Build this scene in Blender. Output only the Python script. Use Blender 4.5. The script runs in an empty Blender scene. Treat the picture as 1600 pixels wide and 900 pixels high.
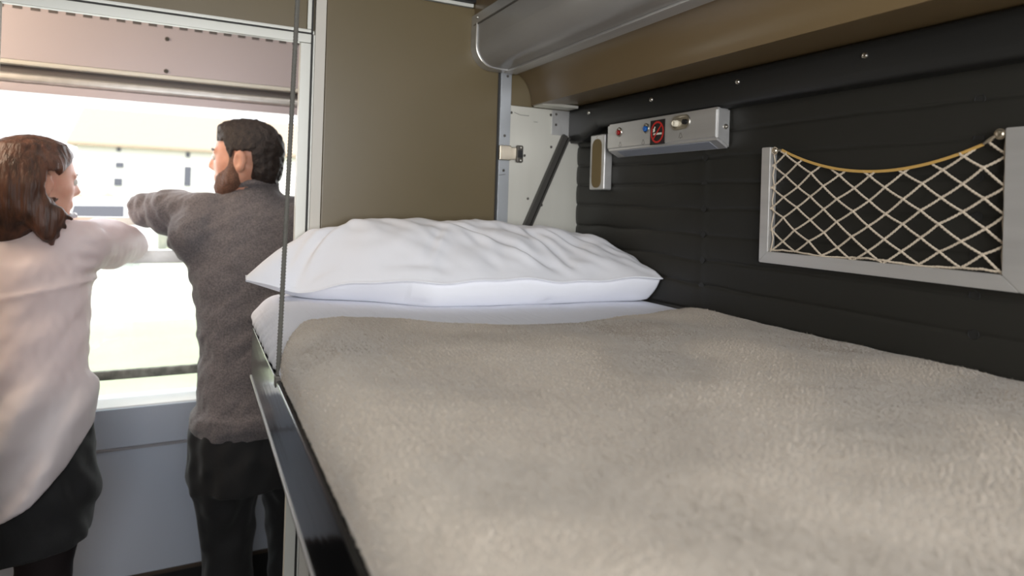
import bpy, bmesh, math, random
import numpy as np
from mathutils import Vector, Matrix
random.seed(7)
rng = np.random.default_rng(11)
sc = bpy.context.scene
COL = sc.collection
# ------------------------------------------------------------------ camera, world, lights, exposure
def srgb(r, g, b):
    f = lambda c: (c/255/12.92) if c/255 <= .04045 else ((c/255+.055)/1.055)**2.4
    return (f(r), f(g), f(b), 1.0)
CAMZ = 1.46
cd = bpy.data.cameras.new('camera'); cam = bpy.data.objects.new('camera', cd); COL.objects.link(cam)
yaw, roll, pitch, FPX, Y0 = 0.46092906, 0.03051584, 0.00380124, 997.55, 314.88
cyw, syw = math.cos(yaw), math.sin(yaw)
fw = Vector((syw, cyw, 0)); rt = Vector((cyw, -syw, 0)); up = Vector((0, 0, 1))
fw, up = fw*math.cos(pitch)+up*math.sin(pitch), up*math.cos(pitch)-fw*math.sin(pitch)
rt, up = rt*math.cos(roll)+up*math.sin(roll), up*math.cos(roll)-rt*math.sin(roll)
M = Matrix((rt, up, -fw)).transposed().to_4x4(); M.translation = (0, 0, CAMZ)
cam.matrix_world = M
cd.sensor_fit = 'HORIZONTAL'; cd.sensor_width = 36; cd.lens = FPX*36/1600
cd.shift_x = 0; cd.shift_y = -(450-Y0)/1600
cd.clip_start = .02; cd.clip_end = 400
cd.dof.use_dof = True; cd.dof.focus_distance = 1.2; cd.dof.aperture_fstop = 3.2
sc.camera = cam
sc.view_settings.view_transform = 'Standard'; sc.view_settings.look = 'None'
sc.view_settings.gamma = 1; sc.view_settings.use_curve_mapping = False
sc.view_settings.exposure = 0.0
w = bpy.data.worlds.new('sky'); sc.world = w; w.use_nodes = True
bg = w.node_tree.nodes['Background']; bg.inputs[0].default_value = (.93, .96, 1, 1); bg.inputs[1].default_value = 2.6
def lamp(name, kind, energy, loc, rot, color=(1, 1, 1), size=None):
    l = bpy.data.lights.new(name, kind); l.energy = energy; l.color = color
    if kind == 'AREA':
        l.shape = 'RECTANGLE'; l.size, l.size_y = size
    o = bpy.data.objects.new(name, l); COL.objects.link(o); o.location = loc; o.rotation_euler = rot
    return o
sun = lamp('sun', 'SUN', 4.2, (0, -10, 20), (math.radians(42), 0, math.radians(-22)), (1, .95, .86)); sun.data.angle = .02
# daylight through the compartment window behind the camera and through the corridor window
lamp('compartment_window_light', 'AREA', 24, (-.05, -.68, 1.62), (math.radians(90), 0, 0), (.97, .98, 1), (1.2, .85))
lamp('corridor_window_light', 'AREA', 14, (-.1, 2.62, 1.5), (math.radians(-90), 0, 0), (.9, .95, 1), (1.7, .8))

# warm fill without a fixture, added to brighten the corridor window header
lamp('corridor_warm_fill', 'AREA', 15, (-1.15, 1.86, 2.12), (math.radians(56), 0, math.radians(-46)), (1, .78, .58), (.5, .3))
lamp('corridor_near_fill', 'AREA', 2.5, (.3, 1.9, 2.2), (math.radians(12), 0, 0), (1, .95, .92), (1.2, .2))  # added overhead fill, lifts the dark corridor, stands for no lamp

# ------------------------------------------------------------------ helpers
MATS = {}
def mat(name, col, rough=.5, metal=0, bump=None, vary=None, spec=None, sheen=0, coat=0, trans=0, aniso=None, sss=0):
    m = bpy.data.materials.new(name); m.use_nodes = True; nt = m.node_tree; N = nt.nodes
    p = N['Principled BSDF']
    p.inputs['Base Color'].default_value = col; p.inputs['Roughness'].default_value = rough; p.inputs['Metallic'].default_value = metal
    if spec is not None: p.inputs['Specular IOR Level'].default_value = spec
    if sheen: p.inputs['Sheen Weight'].default_value = sheen; p.inputs['Sheen Roughness'].default_value = .5
    if coat: p.inputs['Coat Weight'].default_value = coat; p.inputs['Coat Roughness'].default_value = .05
    if sss: p.inputs['Subsurface Weight'].default_value = sss; p.inputs['Subsurface Scale'].default_value = .01
    tc = N.new('ShaderNodeTexCoord')
    def noise(scale, stretch=(1, 1, 1), detail=3):
        mp = N.new('ShaderNodeMapping'); mp.inputs['Scale'].default_value = stretch
        nz = N.new('ShaderNodeTexNoise'); nz.inputs['Scale'].default_value = scale; nz.inputs['Detail'].default_value = detail
        nt.links.new(tc.outputs['Object'], mp.inputs[0]); nt.links.new(mp.outputs[0], nz.inputs['Vector'])
        return nz
    if vary:                              # (scale, second colour, stretch)
        nz = noise(vary[0], vary[2] if len(vary) > 2 else (1, 1, 1))
        rp = N.new('ShaderNodeValToRGB'); rp.color_ramp.elements[0].position = .35; rp.color_ramp.elements[1].position = .65
        rp.color_ramp.elements[0].color = col; rp.color_ramp.elements[1].color = vary[1]
        nt.links.new(nz.outputs[0], rp.inputs[0]); nt.links.new(rp.outputs[0], p.inputs['Base Color'])
    if bump:                              # list of (scale, distance, stretch)
        prev = None
        for b in bump:
            nz = noise(b[0], b[2] if len(b) > 2 else (1, 1, 1))
            bn = N.new('ShaderNodeBump'); bn.inputs['Strength'].default_value = 1; bn.inputs['Distance'].default_value = b[1]
            nt.links.new(nz.outputs[0], bn.inputs['Height'])
            if prev: nt.links.new(prev.outputs[0], bn.inputs['Normal'])
            prev = bn
        nt.links.new(prev.outputs[0], p.inputs['Normal'])
    if trans:
        tr = N.new('ShaderNodeBsdfTranslucent'); tr.inputs[0].default_value = col
        mx = N.new('ShaderNodeMixShader'); mx.inputs[0].default_value = trans
        nt.links.new(p.outputs[0], mx.inputs[1]); nt.links.new(tr.outputs[0], mx.inputs[2])
        nt.links.new(mx.outputs[0], N['Material Output'].inputs[0])
    MATS[name] = m
    return m
def glass_mat(name, tint, haze, gloss=.08):
    m = bpy.data.materials.new(name); m.use_nodes = True; nt = m.node_tree; N = nt.nodes
    N.remove(N['Principled BSDF'])
    t = N.new('ShaderNodeBsdfTransparent'); t.inputs[0].default_value = tint
    g = N.new('ShaderNodeBsdfGlossy'); g.inputs['Roughness'].default_value = .02
    d = N.new('ShaderNodeBsdfTranslucent'); d.inputs[0].default_value = (.9, .93, .9, 1)
    a = N.new('ShaderNodeMixShader'); a.inputs[0].default_value = gloss
    b = N.new('ShaderNodeMixShader'); b.inputs[0].default_value = haze
    nt.links.new(t.outputs[0], a.inputs[1]); nt.links.new(g.outputs[0], a.inputs[2])
    nt.links.new(a.outputs[0], b.inputs[1]); nt.links.new(d.outputs[0], b.inputs[2])
    nt.links.new(b.outputs[0], N['Material Output'].inputs[0])
    return m
ORG = {}
def tag(o, label=None, cat=None, group=None, kind=None):
    if label: o['label'] = label
    if cat: o['category'] = cat
    if group: o['group'] = group
    if kind: o['kind'] = kind
    return o
def thing(name, loc, label, cat, group=None):
    o = bpy.data.objects.new(name, None); COL.objects.link(o); o.location = loc
    o.empty_display_size = .05
    ORG[o] = Vector(loc); return tag(o, label, cat, group)
def obj(name, V, F, m, parent=None, smooth=False, sharp=None, mods=None):
    me = bpy.data.meshes.new(name)
    V = np.asarray(V, float)
    if parent is not None: org = ORG[parent]
    else: org = Vector(((V[:, 0].min()+V[:, 0].max())/2, (V[:, 1].min()+V[:, 1].max())/2, V[:, 2].min()))
    V = V-np.array(org)
    me.from_pydata(V.tolist(), [], [list(map(int, f)) for f in F]); me.update()
    o = bpy.data.objects.new(name, me); COL.objects.link(o)
    me.materials.append(m)
    if smooth: me.polygons.foreach_set('use_smooth', [True]*len(me.polygons))
    if smooth and sharp: me.set_sharp_from_angle(angle=math.radians(sharp))
    ORG[o] = org
    if parent is not None:
        o.parent = parent
    else: o.location = org
    return o
class MB:
    def __init__(s): s.V = []; s.F = []
    def add(s, V, F):
        n = len(s.V); s.V += [tuple(v) for v in V]; s.F += [[i+n for i in f] for f in F]; return s
    def bm(s, bm):
        bm.verts.index_update(); s.add([v.co[:] for v in bm.verts], [[v.index for v in f.verts] for f in bm.faces]); bm.free(); return s
    def box(s, lo, hi, bev=0, seg=2):
        bm = bmesh.new(); bmesh.ops.create_cube(bm, size=1)
        for v in bm.verts: v.co = [lo[i]+(v.co[i]+.5)*(hi[i]-lo[i]) for i in range(3)]
        if bev: bmesh.ops.bevel(bm, geom=bm.edges[:], offset=bev, segments=seg, affect='EDGES', profile=.5)
        return s.bm(bm)
    def prism(s, poly, axis, a, b, bev=0):
        """extrude a 2D polygon (in the two axes other than `axis`, in order) between a and b"""
        o = [i for i in range(3) if i != axis]; n = len(poly)
        def P(p, t):
            v = [0]*3; v[o[0]], v[o[1]] = p; v[axis] = t; return v
        V = [P(p, a) for p in poly]+[P(p, b) for p in poly]
        F = [list(range(n))[::-1], list(range(n, 2*n))]+[[i, (i+1) % n, n+(i+1) % n, n+i] for i in range(n)]
        bm = bmesh.new(); vs = [bm.verts.new(v) for v in V]
        for f in F: bm.faces.new([vs[i] for i in f])
        bmesh.ops.recalc_face_normals(bm, faces=bm.faces[:])
        if bev: bmesh.ops.bevel(bm, geom=bm.edges[:], offset=bev, segments=2, affect='EDGES')
        return s.bm(bm)
    def tube(s, pts, r, n=8, cap=True, flat=None):
        pts = [Vector(p) for p in pts]; V = []; F = []
        rr = r if hasattr(r, '__len__') else [r]*len(pts)
        t = (pts[1]-pts[0]).normalized(); u = t.orthogonal().normalized()
        if flat is not None: u = (Vector(flat)-t*t.dot(Vector(flat))).normalized()
        for i, p in enumerate(pts):
            t2 = (pts[min(i+1, len(pts)-1)]-pts[max(i-1, 0)]).normalized()
            u = (u-t2*u.dot(t2)).normalized(); v = t2.cross(u)
            for k in range(n):
                a = 2*math.pi*k/n
                V.append(p+(u*math.cos(a)+v*math.sin(a))*rr[i])
        for i in range(len(pts)-1):
            for k in range(n): F.append([i*n+k, i*n+(k+1) % n, (i+1)*n+(k+1) % n, (i+1)*n+k])
        if cap: F.append(list(range(n))[::-1]); F.append([(len(pts)-1)*n+k for k in range(n)])
        return s.add(V, F)
    def lathe(s, prof, org, axis, n=20):
        """prof: (radius, height) pairs, height along axis from org"""
        a = Vector(axis).normalized(); u = a.orthogonal().normalized(); v = a.cross(u); V = []; F = []
        for r, h in prof:
            for k in range(n):
                t = 2*math.pi*k/n; V.append(Vector(org)+a*h+(u*math.cos(t)+v*math.sin(t))*max(r, 1e-5))
        m = len(prof)
        for i in range(m-1):
            for k in range(n): F.append([i*n+k, i*n+(k+1) % n, (i+1)*n+(k+1) % n, (i+1)*n+k])
        F.append(list(range(n))[::-1]); F.append([(m-1)*n+k for k in range(n)])
        return s.add(V, F)
    def torus(s, org, axis, R, r, n=24, m=8):
        a = Vector(axis).normalized(); u = a.orthogonal().normalized(); v = a.cross(u); V = []; F = []
        for i in range(n):
            t = 2*math.pi*i/n; d = u*math.cos(t)+v*math.sin(t)
            for k in range(m):
                q = 2*math.pi*k/m; V.append(Vector(org)+d*(R+r*math.cos(q))+a*r*math.sin(q))
        for i in range(n):
            for k in range(m): F.append([i*m+k, ((i+1) % n)*m+k, ((i+1) % n)*m+(k+1) % m, i*m+(k+1) % m])
        return s.add(V, F)
    def ball(s, c, r, n=12):
        r = r if hasattr(r, '__len__') else (r, r, r)
        bm = bmesh.new(); bmesh.ops.create_uvsphere(bm, u_segments=n, v_segments=max(6, n//2+2), radius=1)
        for v in bm.verts: v.co = [c[i]+v.co[i]*r[i] for i in range(3)]
        return s.bm(bm)
    def build(s, name, m, parent=None, smooth=False, sharp=35):
        o = obj(name, s.V, s.F, m, parent, smooth, sharp)
        if smooth: o.modifiers.new('normals', 'WEIGHTED_NORMAL').keep_sharp = True
        return o
def grid(fn, nu, nv):
    V = [fn(i/(nu-1), j/(nv-1)) for i in range(nu) for j in range(nv)]
    F = [[i*nv+j, (i+1)*nv+j, (i+1)*nv+j+1, i*nv+j+1] for i in range(nu-1) for j in range(nv-1)]
    return V, F
def screw(name, pos, axis, r, m, parent, label=None):
    mb = MB(); mb.lathe([(r, 0), (r, r*.25), (r*.75, r*.6), (r*.45, r*.7), (r*.4, r*.35), (0, r*.35)], pos, axis, 14)
    o = mb.build(name, m, parent, True)
    if label: o['label'] = label
    return o
def interp(x, xs, ys): return float(np.interp(x, xs, ys))
class Wob:                              # smooth pseudo-random field (sum of sines)
    def __init__(s, seed, n, lo, hi, dim=3, aniso=None):
        r = np.random.default_rng(seed); d = r.normal(size=(n, dim))
        if aniso is not None: d *= np.array(aniso)
        d /= np.linalg.norm(d, axis=1, keepdims=True)
        s.k = d*(2*np.pi/np.exp(r.uniform(np.log(lo), np.log(hi), n)))[:, None]
        s.p = r.uniform(0, 6.28, n); s.n = n
    def __call__(s, P): return np.sin(np.tensordot(P, s.k.T, axes=1)+s.p).sum(-1)/math.sqrt(s.n)
# ---- signed distance bodies, meshed with surface nets
def smin(a, b, k):
    h = np.maximum(k-np.abs(a-b), 0)/k
    return np.minimum(a, b)-h*h*k*.25
class SDF:
    def __init__(s, lo, hi, h):
        s.lo = np.array(lo, float); s.h = h
        s.n = np.ceil((np.array(hi)-s.lo)/h).astype(int)+1
        s.f = np.full(s.n, .3, np.float32)
    def block(s, lo, hi):
        a = np.clip(((np.array(lo)-s.lo)/s.h).astype(int), 0, s.n); b = np.clip(((np.array(hi)-s.lo)/s.h).astype(int)+2, 0, s.n)
        sl = tuple(slice(int(a[i]), int(b[i])) for i in range(3))
        ax = [s.lo[i]+s.h*np.arange(a[i], b[i]) for i in range(3)]
        return sl, np.stack(np.meshgrid(*ax, indexing='ij'), -1)
    def put(s, fn, lo, hi, k, sub=False):
        m = k+3*s.h; sl, P = s.block(np.array(lo)-m, np.array(hi)+m)
        if P.size == 0: return s
        d = fn(P)
        s.f[sl] = -smin(-s.f[sl], d, k) if sub else smin(s.f[sl], d, k)
        return s
    def cone(s, a, b, ra, rb, k=.02, sub=False):
        a = np.array(a, float); b = np.array(b, float); ab = b-a; L2 = ab@ab
        def fn(P):
            t = np.clip(((P-a)@ab)/L2, 0, 1)
            return np.linalg.norm(P-a-t[..., None]*ab, axis=-1)-(ra+(rb-ra)*t)
        r = max(ra, rb)
        return s.put(fn, np.minimum(a, b)-r, np.maximum(a, b)+r, k, sub)
    def chain(s, pts, k=.02, sub=False):
        for (a, ra), (b, rb) in zip(pts, pts[1:]): s.cone(a, b, ra, rb, k, sub)
        return s
    def ell(s, c, r, R=None, k=.02, sub=False):
        c = np.array(c, float); r = np.array(r, float); R = np.eye(3) if R is None else np.array(R)
        def fn(P):
            q = (P-c)@R.T
            k0 = np.linalg.norm(q/r, axis=-1); k1 = np.linalg.norm(q/(r*r), axis=-1)+1e-9
            return k0*(k0-1)/k1
        m = r.max(); return s.put(fn, c-m, c+m, k, sub)
    def loft(s, secs, k=.03, e=2.3, off=0):
        """secs: (z, cx, cy, rx, ry) rising in z"""
        S = np.array(secs, float)
        def fn(P):
            z = P[..., 2]; g = [np.interp(z, S[:, 0], S[:, i]) for i in range(1, 5)]
            rx = g[2]+off; ry = g[3]+off
            q = (np.abs((P[..., 0]-g[0])/rx)**e+np.abs((P[..., 1]-g[1])/ry)**e)**(1/e)
            d = (q-1)*np.minimum(rx, ry)
            return np.maximum(d, np.maximum(S[0, 0]-z, z-S[-1, 0]))
        lo = [(S[:, 1]-S[:, 3]).min()-off, (S[:, 2]-S[:, 4]).min()-off, S[0, 0]]; hi = [(S[:, 1]+S[:, 3]).max()+off, (S[:, 2]+S[:, 4]).max()+off, S[-1, 0]]
        return s.put(fn, lo, hi, k)
    def cut(s, fn):                     # keep where fn(P) < 0
        sl, P = s.block(s.lo, s.lo+s.h*(s.n-1)); s.f[sl] = np.maximum(s.f[sl], fn(P)); return s
    def disp(s, fn):
        sl, P = s.block(s.lo, s.lo+s.h*(s.n-1)); s.f[sl] += fn(P); return s
    def mesh(s):
        f = s.f; ins = f < 0
        A = np.zeros(np.array(f.shape)-1+0, np.int8); cnt = A
        cnt = sum(ins[i:f.shape[0]-1+i, j:f.shape[1]-1+j, k:f.shape[2]-1+k].astype(np.int8) for i in (0, 1) for j in (0, 1) for k in (0, 1))
        act = (cnt > 0) & (cnt < 8); idx = np.full(act.shape, -1, np.int64); C = np.argwhere(act); idx[act] = np.arange(len(C))
        pos = np.zeros((len(C), 3)); wt = np.zeros(len(C))
        for ax in range(3):
            o = [q for q in range(3) if q != ax]
            for p in (0, 1):
                for q in (0, 1):
                    c0 = C.copy(); c0[:, o[0]] += p; c0[:, o[1]] += q; c1 = c0.copy(); c1[:, ax] += 1
                    a = f[tuple(c0.T)]; b = f[tuple(c1.T)]; x = (a < 0) != (b < 0)
                    t = np.where(x, a/np.where(np.abs(a-b) < 1e-9, 1, a-b), 0)
                    pt = c0.astype(float); pt[:, ax] += t
                    pos[x] += pt[x]; wt[x] += 1
        V = s.lo+s.h*pos/np.maximum(wt, 1)[:, None]
        Q = []
        for ax in range(3):
            o1, o2 = [(1, 2), (2, 0), (0, 1)][ax]
            sl0 = [slice(None)]*3; sl1 = [slice(None)]*3; sl0[ax] = slice(0, -1); sl1[ax] = slice(1, None)
            a = ins[tuple(sl0)]; b = ins[tuple(sl1)]; E = np.argwhere(a != b)
            ok = (E[:, o1] > 0) & (E[:, o2] > 0) & (E[:, o1] < f.shape[o1]-1) & (E[:, o2] < f.shape[o2]-1); E = E[ok]
            fl = a[tuple(E.T)]
            def cell(d1, d2):
                c = E.copy(); c[:, o1] -= d1; c[:, o2] -= d2; return idx[tuple(c.T)]
            q = np.stack([cell(1, 1), cell(0, 1), cell(0, 0), cell(1, 0)], 1)
            q[~fl] = q[~fl][:, ::-1]; Q.append(q)
        Q = np.concatenate(Q); Q = Q[(Q >= 0).all(1)]
        return V, Q
    def build(s, name, m, parent, relax=1):
        V, Q = s.mesh()
        for _ in range(relax):
            acc = np.zeros_like(V); c = np.zeros(len(V))
            for i in range(4):
                np.add.at(acc, Q[:, i], V[Q[:, (i+1) % 4]]); np.add.at(c, Q[:, i], 1)
                np.add.at(acc, Q[:, i], V[Q[:, (i+3) % 4]]); np.add.at(c, Q[:, i], 1)
            V = V*.5+.5*acc/np.maximum(c, 1)[:, None]
        return obj(name, V, Q, m, parent, True)

# ------------------------------------------------------------------ materials
KHAKI = mat('khaki_laminate', srgb(107, 94, 68), .36, bump=[(900, .0001)], vary=(3, srgb(103, 91, 65)))
KHAKI_D = mat('khaki_gloss', srgb(112, 94, 66), .3)
WHITE_AL = mat('white_aluminium', srgb(214, 214, 206), .4, .1)
GREY_W = mat('warm_white_trim', srgb(205, 200, 190), .5)
DARK = mat('dark_gap', srgb(38, 36, 34), .6)
ALU = mat('brushed_aluminium', srgb(222, 220, 210), .42, .3, bump=[(60, .0002, (1, 1, .05))], vary=(8, srgb(210, 208, 197), (1, 1, .1)))
ALU_P = mat('satin_aluminium', srgb(208, 207, 205), .42, .7, vary=(30, srgb(197, 196, 194), (1, .05, 1)))
STEEL = mat('screw_steel', srgb(200, 196, 188), .28, 1)
RIVET = mat('rivet_grey', srgb(92, 88, 82), .45, .6)
VINYL = mat('black_vinyl', srgb(37, 36, 32), .5, bump=[(1400, .00012), (40, .0004)], spec=.3)
VINYL_R = mat('black_vinyl_rail', srgb(33, 33, 32), .42, bump=[(1200, .0001)], spec=.4)
BLACKGLOSS = mat('black_gloss_lacquer', srgb(18, 19, 21), .12, spec=.3, bump=[(14, .0006, (1, .25, 3))])
CLOTH = mat('white_cotton', srgb(236, 237, 243), .85, bump=[(1500, .00006)], sheen=.1)
CLOTH2 = mat('white_sheet_cotton', srgb(228, 230, 240), .85, bump=[(1500, .00006), (70, .002, (1.2, .12, 1.2))], sheen=.1)
FLEECE = mat('beige_fleece', srgb(180, 170, 157), .95, bump=[(500, .0006)], sheen=.35)
FLEECE_P = mat('fleece_nap', srgb(186, 175, 162), .95, vary=(260, srgb(170, 159, 146)), sheen=.3)
MATTRESS = mat('mattress_ticking', srgb(200, 198, 192), .9)
DIFF = mat('grey_diffuser', srgb(150, 147, 142), .28, vary=(3, srgb(140, 137, 133)))
BLACK = mat('black_plastic', srgb(26, 26, 27), .4)
RUBBER = mat('dark_strap', srgb(62, 60, 56), .5)
PANELGREY = mat('grey_painted_panel', srgb(180, 189, 204), .5)
HEADER = mat('window_header_paint', srgb(190, 182, 188), .42)
FLOOR = mat('floor_linoleum', srgb(44, 42, 42), .55, vary=(60, srgb(54, 52, 50)))
CEIL = mat('ceiling_paint', srgb(190, 186, 176), .6)
CORD_M = mat('braided_cord', srgb(88, 86, 80), .6, bump=[(500, .001)])
NETM = mat('net_cord', srgb(196, 182, 162), .75)
ELAST = mat('golden_elastic', srgb(196, 158, 88), .6)
SKIN = mat('skin', srgb(214, 160, 135), .5, sss=.15, vary=(25, srgb(205, 146, 122)))
SKIN_W = mat('skin_fair', srgb(224, 172, 150), .5, sss=.15, vary=(25, srgb(216, 158, 138)))
HAIR_M = mat('dark_brown_hair', srgb(36, 27, 24), .6, bump=[(220, .003)], vary=(120, srgb(50, 38, 33)))
HAIR_W = mat('chestnut_hair', srgb(54, 34, 26), .48, bump=[(160, .003, (1, 1, .08))], vary=(60, srgb(98, 62, 46), (1, 1, .06)))
BEARD = mat('beard', srgb(84, 58, 46), .7, bump=[(400, .002)], vary=(300, srgb(120, 84, 66)))
SWEATER = mat('grey_heather_knit', srgb(88, 83, 86), .95, bump=[(500, .0012)], vary=(260, srgb(120, 113, 114)), sheen=.25)
BLOUSE = mat('pale_pink_blouse', srgb(246, 237, 240), .55, bump=[(14, .003, (1, 1, .5))], trans=.35)
BLACKCLOTH = mat('black_cloth', srgb(25, 25, 27), .8, bump=[(700, .0004), (12, .004)], sheen=.1)
TIGHTS = mat('dark_tights', srgb(38, 31, 32), .6)
SHOE = mat('black_leather', srgb(24, 22, 22), .35)
BEAD = mat('clear_beads', srgb(225, 228, 235), .08, spec=.8)
GRASS = mat('grass', srgb(140, 152, 104), .9, vary=(.5, srgb(160, 164, 130)), bump=[(3, .05)])
PATH = mat('pale_gravel', srgb(216, 206, 186), .9, vary=(.6, srgb(200, 192, 174)))
RENDERW = mat('white_render', srgb(238, 238, 236), .8)
ROOF = mat('cream_roof', srgb(166, 150, 132), .8, bump=[(2, .05)])
WPANE = mat('dark_pane', srgb(86, 88, 98), .2)
VANW = mat('white_vehicle_paint', srgb(240, 242, 244), .3)
HEDGE = mat('hedge', srgb(150, 148, 128), .9, vary=(3, srgb(178, 170, 150)))
GLASS = glass_mat('window_glass', (.97, .98, .97, 1), .06)
REDB = mat('red_button', srgb(150, 26, 26), .25, coat=.5)
BLUEB = mat('blue_button', srgb(28, 96, 176), .25, coat=.5)
IVORY = mat('ivory_knob', srgb(236, 228, 208), .35)
SIGNR = mat('sign_red', srgb(200, 40, 34), .45)
SIGNB = mat('sign_black', srgb(28, 22, 22), .5)
SIGNW = mat('sign_white', srgb(226, 220, 206), .5)
LENS = mat('grey_lens', srgb(142, 146, 156), .3)
OLIVE = mat('olive_cloth', srgb(124, 106, 70), .8, bump=[(1500, .0003)])

# ------------------------------------------------------------------ the setting
A, B, W = .9636, 1.5312, 2.48          # quilted wall (x), corridor partition (y), corridor window wall (y)
CZ = 2.22
def struct(name, mb, m, **k):
    o = mb.build(name, m, None, **k); o['kind'] = 'structure'; return o
struct('floor', MB().box((-2.3, -.72, -.06), (2.3, W+.02, 0)), FLOOR)
struct('ceiling', MB().box((-2.3, -.72, CZ), (2.3, W+.02, CZ+.05)), CEIL)
struct('wall_right', MB().box((A+.012, -.72, 0), (A+.06, B, CZ)), KHAKI)
struct('wall_left', MB().box((-1.06, -.72, 0), (-1.0, B, CZ)), KHAKI)
mb = MB(); mb.box((-1.0, -.72, 0), (A+.012, -.69, 1.19)); mb.box((-1.0, -.72, 2.06), (A+.012, -.69, CZ))
mb.box((-1.0, -.72, 1.19), (-.66, -.69, 2.06)); mb.box((.56, -.72, 1.19), (A+.012, -.69, 2.06))
struct('wall_back', mb, KHAKI)
# corridor partition: one shell with the doorway cut out of it
mb = MB(); mb.box((.262, B+.012, 0), (2.3, B+.04, CZ)); mb.box((-2.3, B+.012, 0), (-.372, B+.04, CZ)); mb.box((-.372, B+.012, 1.848), (.262, B+.04, CZ))
struct('wall_front', mb, KHAKI)
tag(MB().box((.2625, B-.004, .04), (.7085, B+.012, 1.962), .004).build('partition_panel', KHAKI, None, True),
    'khaki laminate wall panel between the white door frame and the bare metal panel', 'wall panel')
tag(MB().box((-.372, B-.001, 1.8465), (.2195, B+.012, 1.985), .002).build('transom_panel', KHAKI, None, True),
    'khaki laminate panel above the doorway header', 'wall panel')
mb = MB().box((.228, B-.002, 1.965), (.632, B+.012, 1.974), .001); struct('trim_1', mb, WHITE_AL)
mb = MB().box((.228, B-.012, 1.975), (.66, B+.012, CZ)); struct('trim_2', mb, BLACK)
# door frame
fr = thing('door_1', (0, B, 0), 'off-white aluminium frame around the open compartment doorway', 'door frame'); fr['kind'] = 'structure'
MB().box((.2055, B-.012, 0), (.2285, B+.012, 1.8135), .0015).build('jamb', WHITE_AL, fr, True)
MB().box((.2295, B-.006, 0), (.233, B+.012, CZ)).build('seal', DARK, fr)
MB().box((.2335, B-.009, 0), (.2375, B+.012, 1.835), .001).build('edge_strip', WHITE_AL, fr, True)
MB().box((.238, B-.007, 0), (.2615, B+.012, CZ), .001).build('casing', GREY_W, fr, True)
MB().box((-.3425, B-.012, 1.8145), (.2285, B+.006, 1.8345), .0015).build('header', WHITE_AL, fr, True)
MB().box((-.372, B-.008, 1.8348), (.2285, B+.012, 1.8385)).build('seal', DARK, fr)
MB().box((-.372, B-.009, 1.839), (.2285, B+.012, 1.846), .001).build('edge_strip', WHITE_AL, fr, True)
MB().box((.2195, B-.009, 1.8465), (.2285, B+.012, CZ), .001).build('edge_strip', WHITE_AL, fr, True)
MB().box((-.372, B-.012, 0), (-.343, B+.012, 1.8345), .0015).build('jamb', WHITE_AL, fr, True)
tag(MB().box((-.36, B-.03, 1.852), (-.202, B-.0015, 1.874), .002).build('door_bracket', RIVET, None, True),
    'dark grey metal door runner bracket above the doorway header, at the top left', 'bracket')

# corridor window wall
WX0, WX1 = -1.05, .62
mb = MB()
mb.box((-2.3, W, 0), (WX0, W+.06, CZ)); mb.box((WX1, W, 0), (2.3, W+.06, CZ))
mb.box((WX0, W, 2.07), (WX1, W+.06, CZ)); mb.box((WX0, W+.012, 0), (WX1, W+.06, .735))
struct('wall_window', mb, PANELGREY)
struct('wall_corridor_left', MB().box((-2.34, B+.04, 0), (-2.3, W+.06, CZ)), PANELGREY)
struct('wall_corridor_right', MB().box((2.3, B+.04, 0), (2.34, W+.06, CZ)), PANELGREY)
wn = thing('window_1', (-.2, W, .74), 'large lowered train window in the corridor that the couple lean on', 'window'); wn['kind'] = 'structure'
MB().prism([(W-.004, .741), (W-.004, .746), (W+.03, .768), (W+.06, .771), (W+.06, .741)], 0, WX0, WX1).build('sill', mat('white_sill', srgb(246, 247, 248), .4), wn)
mb = MB().box((WX0, W+.002, .771), (WX0+.03, W+.05, 1.86)); mb.box((WX1-.03, W+.002, .771), (WX1, W+.05, 1.86)); mb.build('frame', WHITE_AL, wn)
MB().box((WX0+.03, W+.006, 1.221), (WX1-.03, W+.045, 1.266), .004).build('middle_rail', ALU_P, wn, True)
MB().box((WX0+.03, W-.004, 1.35), (WX1-.03, W+.016, 1.377), .005).build('sash_rail', WHITE_AL, wn, True)
MB().box((WX0+.03, W+.004, 1.262), (WX1-.03, W+.009, 1.352)).build('sash_glass', GLASS, wn)
MB().box((WX0+.03, W+.024, .771), (WX1-.03, W+.03, 1.222)).build('lower_glass', glass_mat('lower_window_glass', (.93, .95, .93, 1), .2), wn)
hb = thing('window_header_box', (-.2, W, 1.76), 'lavender grey header box with screws above the corridor window', 'window header')
MB().box((WX0, W-.012, 1.862), (WX1, W+.04, 2.07), .003).build('cover_panel', HEADER, hb, True)
MB().box((WX0, W-.02, 1.846), (WX1, W+.03, 1.861), .005).build('lip', WHITE_AL, hb, True)
MB().box((WX0, W+.006, 1.824), (WX1, W+.035, 1.846)).build('groove', mat('groove_grey', srgb(96, 92, 92), .5), hb)
MB().box((WX0, W-.008, 1.793), (WX1, W+.03, 1.824), .011, 4).build('roller_bar', ALU_P, hb, True)
MB().box((WX0, W-.004, 1.764), (WX1, W+.03, 1.792), .003).build('bottom_rail', HEADER, hb, True)
for k in range(36):
    x = WX0+.02+k*.046
    MB().box((x, W-.013, 2.0205), (x+.025, W-.011, 2.031)).build('vent_slot', MATS['groove_grey'], hb)
for x in (-.56, -.1, .36):
    for z in (1.875, 1.984): screw('screw', (x, W-.012, z), (0, -1, 0), .007, RIVET, hb)
hc = thing('heater_cover', (-.2, W, .17), 'blue grey painted heater cover below the corridor window', 'heater cover')
MB().box((WX0-.3, W-.012, .612), (WX1+.3, W+.012, .741), .002).build('upper_panel', PANELGREY, hc, True)
MB().box((WX0-.3, W-.02, .604), (WX1+.3, W+.012, .611)).build('moulding', mat('moulding_grey', srgb(150, 150, 156), .4), hc)
MB().box((WX0-.3, W-.016, .18), (WX1+.3, W+.012, .603), .002).build('lower_panel', PANELGREY, hc, True)
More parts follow.
